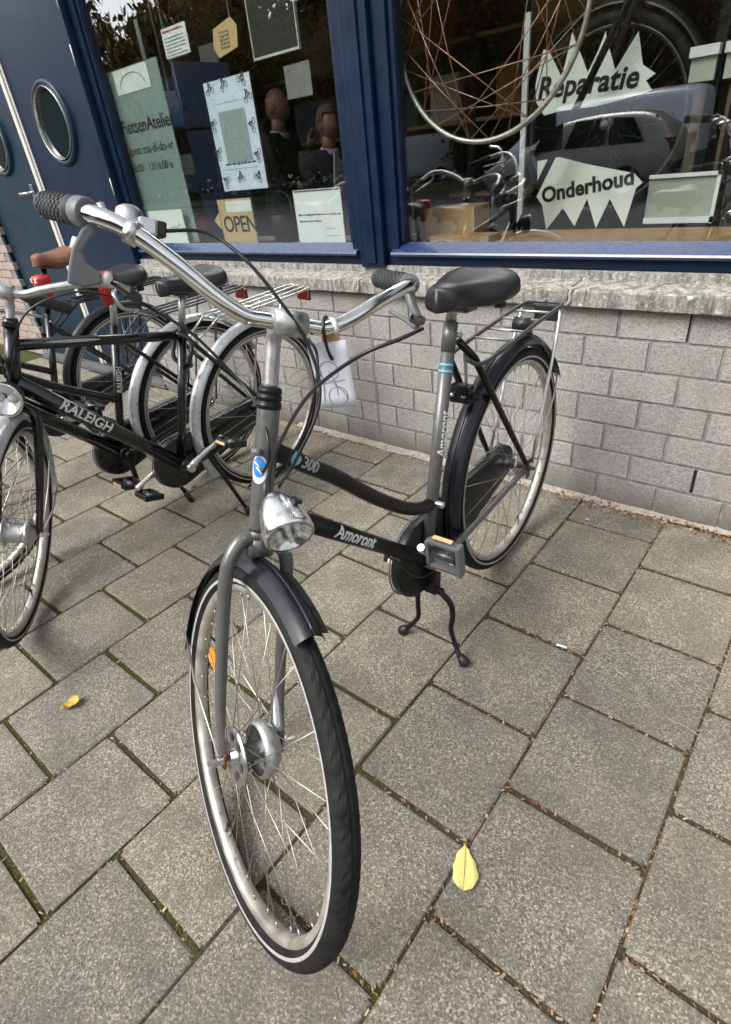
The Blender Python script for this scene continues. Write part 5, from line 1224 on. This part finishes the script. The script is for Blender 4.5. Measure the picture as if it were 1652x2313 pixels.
# ================================================================= people inside the shop
def person(loc,rot,h,jacket,label,bald=True,shirt=None,arm='face'):
    e=empty('person',loc,(0,0,rot),label=label,cat='person')
    k=h/1.75
    J=dict(pel=(0,0,.95),ch=(0.02,0,1.25),nk=(.03,0,1.46),lh=(0,.10,.90),lk=(.02,.11,.50),la=(-.01,.11,.09),lt=(.14,.12,.04),rh=(0,-.10,.90),rk=(.02,-.11,.50),ra=(-.01,-.11,.09),rt=(.14,-.12,.04),
           ls=(.01,.19,1.41),le=(.04,.25,1.13),rs=(.01,-.19,1.41),re=(.06,-.25,1.13))
    if arm=='face': J['lw']=(.24,.10,1.36); J['rw']=(.22,-.12,1.10)
    else: J['lw']=(.10,.24,.88); J['rw']=(.12,-.24,.88)
    rad=dict(pel=.15,ch=.165,nk=.06,lh=.10,lk=.065,la=.045,lt=.04,rh=.10,rk=.065,ra=.045,rt=.04,ls=.075,le=.052,lw=.036,rs=.075,re=.052,rw=.036)
    E=[('pel','ch'),('ch','nk'),('pel','lh'),('lh','lk'),('lk','la'),('la','lt'),('pel','rh'),('rh','rk'),('rk','ra'),('ra','rt'),('ch','ls'),('ls','le'),('le','lw'),('ch','rs'),('rs','re'),('re','rw')]
    ks=list(J); me=bpy.data.meshes.new('body'); me.from_pydata([tuple(c*k for c in J[q]) for q in ks],[(ks.index(a),ks.index(b)) for a,b in E],[])
    o=link('body',me,jacket,e); m=o.modifiers.new('k','SKIN'); 
    for i,q in enumerate(ks): me.skin_vertices[0].data[i].radius=(rad[q]*k,rad[q]*k*(1.0 if q not in('ch','pel') else 1.15)); me.skin_vertices[0].data[i].use_root=(q=='pel')
    subsurf(o,2)
    # head with face
    hc=V(.055,0,1.625)*k; b=MB(); n=20; vs=[];fs=[]
    for i in range(n+1):
        f=math.pi*i/n
        for j in range(24):
            t=2*math.pi*j/24; x=math.sin(f)*math.cos(t);y=math.sin(f)*math.sin(t);z=math.cos(f)
            rx,ry,rz=.100,.077,.118
            if z<-.2: rx*=1-.25*(-z-.2); ry*=1-.32*(-z-.2)
            d=1
            if x>.75: d+=.045*math.exp(-((y/.2)**2))*math.exp(-((z+.15)/.22)**2)*2.6 - .05*math.exp(-((abs(y)-.34)/.14)**2)*math.exp(-((z-.08)/.12)**2)
            vs.append(hc+V(x*rx*d,y*ry,z*rz)*k)
    for i in range(n):
        for j in range(24): j2=(j+1)%24; fs.append((i*24+j,i*24+j2,(i+1)*24+j2,(i+1)*24+j))
    b.add(vs,fs,0,True); b.tube([V(.03,0,1.44)*k,V(.045,0,1.56)*k],.055*k,14); hd=b.build('head',M['skin'],e)
    b=MB()
    for s in(-1,1): b.lathe([(-.006,.02),(.0,.030),(.006,.026),(.008,0)],hc+V(-.005,s*.076,-.005)*k,(0,s,0),12)
    b.build('ears',M['skin'],hd)
    b=MB()
    for s in(-1,1): b.lathe([(-.008,.0085),(.002,.006),(.004,0)],hc+V(.080,s*.030,.010)*k,(1,0,0),10)
    b.build('eyes',M['ink'],hd)
    b=MB(); b.tube(spline([hc+V(.082,-.024,-.062)*k,hc+V(.092,0,-.064)*k,hc+V(.082,.024,-.062)*k],4),.004,6); b.build('mouth',simple('lips',(.30,.10,.08),.6),hd)
    if not bald:
        b=MB(); vs=[];fs=[]
        for i in range(11):
            f=math.pi*.56*i/10
            for j in range(24):
                t=2*math.pi*j/24; x=math.sin(f)*math.cos(t);y=math.sin(f)*math.sin(t);z=math.cos(f)
                if x>.45 and z<.55: z=max(z,.55)
                vs.append(hc+V(x*.105-.008,y*.086,z*.130+.004)*k)
        for i in range(10):
            for j in range(24): j2=(j+1)%24; fs.append((i*24+j,i*24+j2,(i+1)*24+j2,(i+1)*24+j))
        b.add(vs,fs,0,True); b.build('hair',M['hair'],hd)
    for s,w_ in ((1,'lw'),(-1,'rw')):
        wv=V(*J[w_])*k; ev=V(*J['le' if s>0 else 're'])*k; d=(wv-ev).normalized(); sd=d.cross(V(0,s,0.2)).normalized(); u=sd.cross(d)
        b=MB(); b.tube([wv-d*.01,wv+d*.03,wv+d*.075,wv+d*.085],[.028,.036,.038,.03],10)
        for f in range(4):
            c=wv+d*.075+u*(.024-.016*f); l=(.062,.072,.068,.052)[f]; b.tube([c,c+d*l*.5+sd*.006,c+d*l*.8+sd*.022],[.0095,.009,.007],7)
        c=wv+d*.03+u*.034; b.tube([c,c+d*.03+u*.02,c+d*.055+u*.018+sd*.012],[.012,.010,.008],7); b.build('hand',M['skin'],e)
    b=MB(); b.tube([V(.035+.005*i,0,1.44+.018*i)*k for i in range(3)],[.082*k,.078*k,.066*k],16); b.build('collar',M['scarf'] if bald else (shirt or M['shirt']),e)
    if shirt:
        b=MB(); b.prism([(-.075,-.50),(.075,-.50),(.085,-.2),(.06,0),(0,-.06),(-.06,0),(-.085,-.2)],V(.20,0,1.44)*k,(0,1,0),(0.02,0,1),.02); b.build('shirt_front',shirt,e)
    b=MB()
    for s in(-1,1): b.tube([V(.0,s*.10,.90)*k,V(.02,s*.11,.50)*k,V(-.01,s*.11,.07)*k],[.108*k,.075*k,.062*k],14)
    b.build('trousers',M['jeans'],e)
    return e
hp=at(612,205,1.6); person((hp.x-.02,1.6,.02),R(12),hp.z-.0,M['cloth'],'bald man in a dark jacket inside the shop, hand at chin')
hp2=at(735,245,1.5); person((hp2.x-.03,1.5,.02),R(-12),hp2.z,M['cloth2'],'person in plum-grey jacket and lavender shirt inside the shop beside the mullion',bald=False,shirt=M['shirt'],arm='down')
ct=MB(); ct.box((hp.x+.15,2.2,.5),(1.6,.5,.98),bev=.01); ct.build('counter',M['inside'],label='dark shop counter behind the two people',cat='counter')
# ================================================================= bicycle standing on the display board (right window)
def displaybike():
    o=empty('display_bicycle',(-.36,.84,.886),(0,0,R(180)),label='dark bicycle standing on the board inside the right window',cat='bicycle')
    hr=V(0,0,.352)
    wheel(o,'front_wheel',frameM(hr,V(1,0,0),V(0,1,0),V(0,0,1)),.352,.05,'darksteel','plain',28,det=0,tyremat='rubber',spokemat='darksteel',stripe=False)
    fk=empty('fork',parent=o)
    for s in(-1,1): tubeobj('fork_blade',[V(0,s*.058,.352),V(-.02,s*.058,.50),V(-.11,s*.05,.76),V(-.13,s*.02,.80)],[.009,.012,.014,.014],'satin',fk,5,12)
    tubeobj('head_tube',[V(-.13,0,.79),V(-.19,0,.98)],.02,'satin',o,smooth=False,seg=14)
    tubeobj('down_tube',[V(-.15,0,.84),V(-.74,0,.34)],.02,'satin',o,smooth=False,seg=14)
    tubeobj('top_tube',[V(-.18,0,.95),V(-.86,0,.86)],.017,'satin',o,smooth=False,seg=14)
    tubeobj('seat_tube',[V(-.74,0,.34),V(-.90,0,.98)],.017,'satin',o,smooth=False,seg=14)
    wheel(o,'rear_wheel',frameM(V(-1.14,0,.352),V(1,0,0),V(0,1,0),V(0,0,1)),.352,.05,'darksteel','plain',28,det=0,tyremat='rubber',spokemat='darksteel',stripe=False)
    mudguard(o,'front_mudguard',frameM(hr,V(1,0,0),V(0,1,0),V(0,0,1)),.385,.06,20,160,'plastic',bead=False)
    return o
displaybike()
# silver handlebar and dark crank arm lying in the display, left part
p=at(*zB(600,690),.42); b=MB(); b.tube(spline([V(p.x-.05,.42,p.z+.035),V(p.x,.42,p.z+.02),V(p.x+.01,.42,p.z-.045)],5),.007,10); hb_=b.build('handlebar_end',M['chrome'],label='bent chrome handlebar end above the dark stand in the right window',cat='handlebar')
q=at(*zB(575,900),.42); b=MB(); b.tube([V(q.x,.42,.886),V(q.x-.005,.42,q.z+.05)],[.022,.018],12); b.tube(spline([V(q.x-.03,.42,q.z+.045),V(q.x+.03,.42,q.z+.075),V(p.x+.02,.42,p.z-.05)],4),.016,10); b.build('display_stand',M['satin'],label='dark stand with a clamp on the board left of the starburst signs',cat='stand')
# stock on a shelf at the back of the shop
sh_=empty('shelf_unit',(-2.6,2.9,.02),label='open shelf unit with dark uprights along the back of the shop',cat='shelves')
for z in (.35,.85,1.35,1.85,2.3): MB().box((0,0,z),(3.4,.36,.025)).build('shelf_board',M['wood'],sh_)
for x in (-1.7,-.57,.57,1.7): MB().box((x,0,1.2),(.035,.38,2.36)).build('upright',M['satin'],sh_)
k_=0
for (x,z,w,h,c,l) in ((-1.3,.8625,.42,.28,(.30,.10,.06),'rust red'),(-.8,.8625,.3,.34,(.35,.30,.2),'straw coloured'),(-.2,1.3625,.5,.22,(.08,.14,.10),'dark green'),(.3,1.3625,.26,.3,(.5,.48,.42),'off-white'),(.95,1.3625,.4,.3,(.36,.2,.08),'orange brown'),(-1.1,1.3625,.5,.3,(.12,.12,.16),'slate grey'),(1.25,1.8625,.5,.24,(.42,.36,.1),'dull yellow'),(.2,1.8625,.36,.3,(.25,.05,.05),'maroon'),(-.9,1.8625,.44,.26,(.3,.3,.3),'mid grey')):
    MB().box((-2.6+x,2.86,.02+z+h/2),(w,.26,h),bev=.004).build('storage_box',simple('box_card_%d'%k_,c,.8,noise=.15,nscale=20),label=l+' storage box on the back shelf of the shop',cat='box'); k_+=1
# ================================================================= the street behind the camera (seen in the glass)
def car(name,loc,rot,L,W,H,paint,label,cat,van=False):
    e=empty(name,loc,(0,0,rot),label=label,cat=cat)
    # x forward; body lofted from cross sections
    if van: prof=[(-L/2,.45,1.0,H*.97,W*.42),(-L/2+.15,.30,1.02,H,W*.43),(L*.12,.28,1.02,H,W*.43),(L*.28,.28,1.0,H*.93,W*.42),(L*.40,.28,.98,1.10,W*.42),(L*.47,.30,.90,.98,W*.40),(L/2,.40,.72,.80,W*.36)]
    else: prof=[(-L/2,.48,.86,.92,W*.38),(-L/2+.12,.34,.93,1.12,W*.38),(-L/2+.42,.28,.95,H*.95,W*.36),(-L/2+1.1,.24,.95,H,W*.37),(L*.02,.24,.94,H*.99,W*.37),(L*.14,.24,.93,H*.90,W*.36),(L*.26,.24,.90,.99,W*.40),(L*.40,.26,.82,.90,W*.40),(L*.47,.30,.70,.78,W*.36),(L/2,.40,.58,.62,W*.30)]
    vs=[];fs=[];m=12
    for (x,zb,zs,zt,wt) in prof:
        w=W/2; f=.86 if abs(abs(x)-L/2)<.01 else 1
        ring=[(-w*.8*f,zb),(-w*.97*f,zb+.12),(-w*f,(zb+zs)/2+.08),(-w*.985*f,zs),(-wt*1.02*f,zs+(zt-zs)*.75),(-wt*.8*f,zt)]
        ring=ring+[(-y,z) for y,z in reversed(ring)]
        vs+=[(x,y,z) for y,z in ring]
    for i in range(len(prof)-1):
        for k in range(m): k2=(k+1)%m; fs.append((i*m+k,i*m+k2,(i+1)*m+k2,(i+1)*m+k))
    fs.append(tuple(range(m))); fs.append(tuple((len(prof)-1)*m+k for k in range(m-1,-1,-1)))
    o=MB().add(vs,fs,0,True).build('body',M[paint],e); fixn(o); subsurf(o,2)
    # side windows
    for s in(-1,1):
        b=MB(); n=8
        if van: xs=[(L*.16,L*.345)]
        else: xs=[(-L/2+.55,-L/2+1.25),(-L/2+1.32,L*.02),(L*.035,L*.185)]
        for a,c in xs:
            zt_=(H-.13); b.prism([(a,1.0),(c,1.0),(c-(.22 if c>0 else .0),zt_ if c<L*.1 else zt_-.12),(a+(.25 if a<-L*.3 else 0),zt_-(.05 if a<-L*.3 else 0))],(0,s*(W*.452),0),(1,0,0),(0,0,1),.05*s)
        fixn(b.build('side_windows',M['carglass'],e))
    b=MB()
    if van: b.prism([(-W*.36,1.05),(W*.36,1.05),(W*.33,H-.12),(-W*.33,H-.12)],(L*.372,0,.0),(0,1,0),(-.30,0,1),.03)
    else: b.prism([(-W*.36,.98),(W*.36,.98),(W*.31,H-.18),(-W*.31,H-.18)],(-L/2+.02,0,0),(0,-1,0),(.30,0,1),.03)
    fixn(b.build('end_window',M['carglass'],e))
    for s in(-1,1):
        b=MB(); b.box((-L/2+.10,s*W*.40,.93),(.20,.14,.22),bev=.03); b.build('tail_lamp',M['redlens'],e)
        b=MB(); b.box((L/2-.16,s*W*.36,.66),(.22,.22,.13),bev=.03); b.build('headlight',M['chrome'],e)
        b=MB(); b.box((L*.17,s*(W*.5+.07),1.0),(.10,.16,.13),bev=.03); b.build('wing_mirror',M['plastic'],e)
    b=MB(); b.box((-L/2-.0,0,.55),(.14,W*.92,.16),bev=.04); b.box((L/2-.02,0,.45),(.14,W*.84,.16),bev=.04); b.build('bumper',M['plastic'],e)
    for x in (-L*.30,L*.31):
        for s in(-1,1):
            we=empty('wheel',(x,s*(W/2-.10),.31),parent=e)
            b=MB(); b.lathe([(-.1,.20),(-.1,.29),(-.08,.31),(.08,.31),(.1,.29),(.1,.20)],(0,0,0),(0,1,0),28); b.build('tyre',M['rubber'],we)
            b=MB(); b.lathe([(.07*s,0),(.085*s,.05),(.075*s,.17),(.095*s,.20)],(0,0,0),(0,1,0),20); b.build('rim',M['alu'],we)
    return e
car('parked_car',(-5.05,-12.4,-.11),R(180),4.2,1.75,1.60,'carpaint','grey-brown hatchback parked across the street, seen in the shop window','car')
car('parked_van',(-5.7,-15.1,-.11),R(180),5.0,1.9,1.98,'vanwhite','white van parked behind the grey-brown car across the street','van',van=True)
car('parked_van',(-15.6,-20.0,-.11),R(125),4.6,1.85,1.8,'vanwhite','white van facing away at the far end of the street','van',van=True)
def tree(loc,h,cr,seed,leafmat,n,label,bare=False):
    r=random.Random(seed); e=empty('tree',loc,label=label,cat='tree',group='street trees across the road')
    b=MB(); tips=[]
    def branch(p,d,l,rad,lev):
        pts=[p]; q=p
        for i in range(4):
            d=(d+V(r.uniform(-.18,.18),r.uniform(-.18,.18),r.uniform(-.02,.12))).normalized(); q=q+d*l/4; pts.append(q)
        b.tube(pts,[rad,rad*.62],6 if lev else 9,caps=False); tips.append(q)
        if lev<4:
            for _ in range(3 if lev else 6):
                t=r.uniform(.45,1); a=pts[min(4,int(t*4))]; dd=(d+V(r.gauss(0,.65),r.gauss(0,.65),r.uniform(-.1,.5))).normalized(); branch(a,dd,l*r.uniform(.5,.72),rad*.5,lev+1)
    branch(V(0,0,-.15),V(0,0,1),h*.42,.17,0)
    b.build('trunk',M['bark'],e)
    lv=MB()
    for _ in range(n):
        c=tips[r.randrange(len(tips))]+V(r.gauss(0,cr*.16),r.gauss(0,cr*.16),r.gauss(0,cr*.13)); s=r.uniform(.035,.085)
        u=V(r.uniform(-1,1),r.uniform(-1,1),r.uniform(-1,1)).normalized(); w=u.orthogonal().normalized()
        lv.add([c-u*s,c+w*s*.55,c+u*s,c-w*s*.55],[(0,1,2,3)],r.choice((0,0,1)),False)
    lv.build('crown',[M['leafa'],M['leafg']] if leafmat=='a' else [M['leafg'],M['leafa']],e)
for i,(x,y,h,m,n,l) in enumerate(((-20.5,-13.4,9,'a',24000,'tall brown-leaved tree beyond the half-bare one across the road'),(-26,-14.5,9,'g',20000,'greenish tree farthest left of all across the road'),(-15.5,-13.2,8,'a',9000,'half-bare autumn tree farthest left across the road'),(-11.2,-13.9,9,'a',22000,'brown-leaved tree second from the left across the road'),(-7.0,-13.4,8.5,'a',24000,'brown-leaved tree in the middle of the row across the road'),(-3.2,-14.2,9,'g',22000,'greenish tree behind the white van across the road'),(.8,-13.6,8.5,'a',24000,'brown-leaved tree at the right end of the row across the road'),(5.5,-14,8,'g',14000,'greenish tree beyond the right end of the row across the road'))):
    tree((x,y-4.2,-.05),h,2.6,i+3,m,n,l)
# far wood closing the view across the street
fw_=MB(); r=random.Random(21)
for _ in range(42000):
    x=r.uniform(-60,25); top=(10.2 if x<-11 else 8.0)+1.6*math.sin(x*.23)+1.0*math.sin(x*.71+1)+(2.5 if x>-12 else 0)
    c=V(x,-23.5+r.gauss(0,1.0),r.uniform(.2,1)**.8*top); s=r.uniform(.16,.40); u=V(r.uniform(-1,1),r.uniform(-.5,.5),r.uniform(-1,1)).normalized(); w=u.orthogonal().normalized()
    fw_.add([c-u*s,c+w*s*.6,c+u*s,c-w*s*.6],[(0,1,2,3)],r.choice((0,0,1)),False)
for _ in range(9000):
    x=r.uniform(-70,25); c=V(x,-26.5+r.gauss(0,.8),r.uniform(.1,1)*((9.2 if x<-11 else 7)+1.5*math.sin(x*.3))); s=r.uniform(.35,.75); u=V(r.uniform(-1,1),r.uniform(-.3,.3),r.uniform(-1,1)).normalized(); w=u.cross(V(0,1,0)).normalized()
    fw_.add([c-u*s,c+w*s*.7,c+u*s,c-w*s*.7],[(0,1,2,3)],r.choice((0,0,1)),False)
fw_.build('far_wood',[M['leafa'],M['leafg']],kind='stuff')
# hedge and far houses close the street
hd=MB(); r=random.Random(8)
for _ in range(26000):
    c=V(r.uniform(-42,12),-20.6+r.gauss(0,.35),abs(r.gauss(1.1,.75)))
    if -17.5<c.x<-13.5: continue
    s=r.uniform(.08,.18); u=V(r.uniform(-1,1),r.uniform(-1,1),r.uniform(-1,1)).normalized(); w=u.orthogonal().normalized()
    hd.add([c-u*s,c+w*s*.6,c+u*s,c-w*s*.6],[(0,1,2,3)],0,False)
hd.build('hedge',M['leafg'],label='loose green hedge behind the trees across the road',cat='hedge')
hs_=empty('house',(-4,-33,-.1),label='low brick house far across the road behind the hedge',cat='house')
b=MB(); b.box((0,0,2.6),(30,6,5.2)); b.build('wall',simple('house_brick',(.20,.11,.085),.9,noise=.2,nscale=8),hs_)
b=MB(); b.prism([(-3.6,5.2),(3.6,5.2),(0,8.0)],(-15.3,0,0),(0,-1,0),(0,0,1),-30.6); fixn(b.build('roof',simple('roof_tile',(.09,.06,.05),.85,noise=.2,nscale=8),hs_))
for i in range(8):
    for z in (1.5,3.9):
        b=MB(); b.box((-13+i*3.7,3.02,z),(1.5,.08,1.3)); w_=b.build('window',M['white'],hs_); b=MB(); b.box((-13+i*3.7,3.06,z),(1.3,.05,1.1)); b.build('pane',M['carglass'],w_)
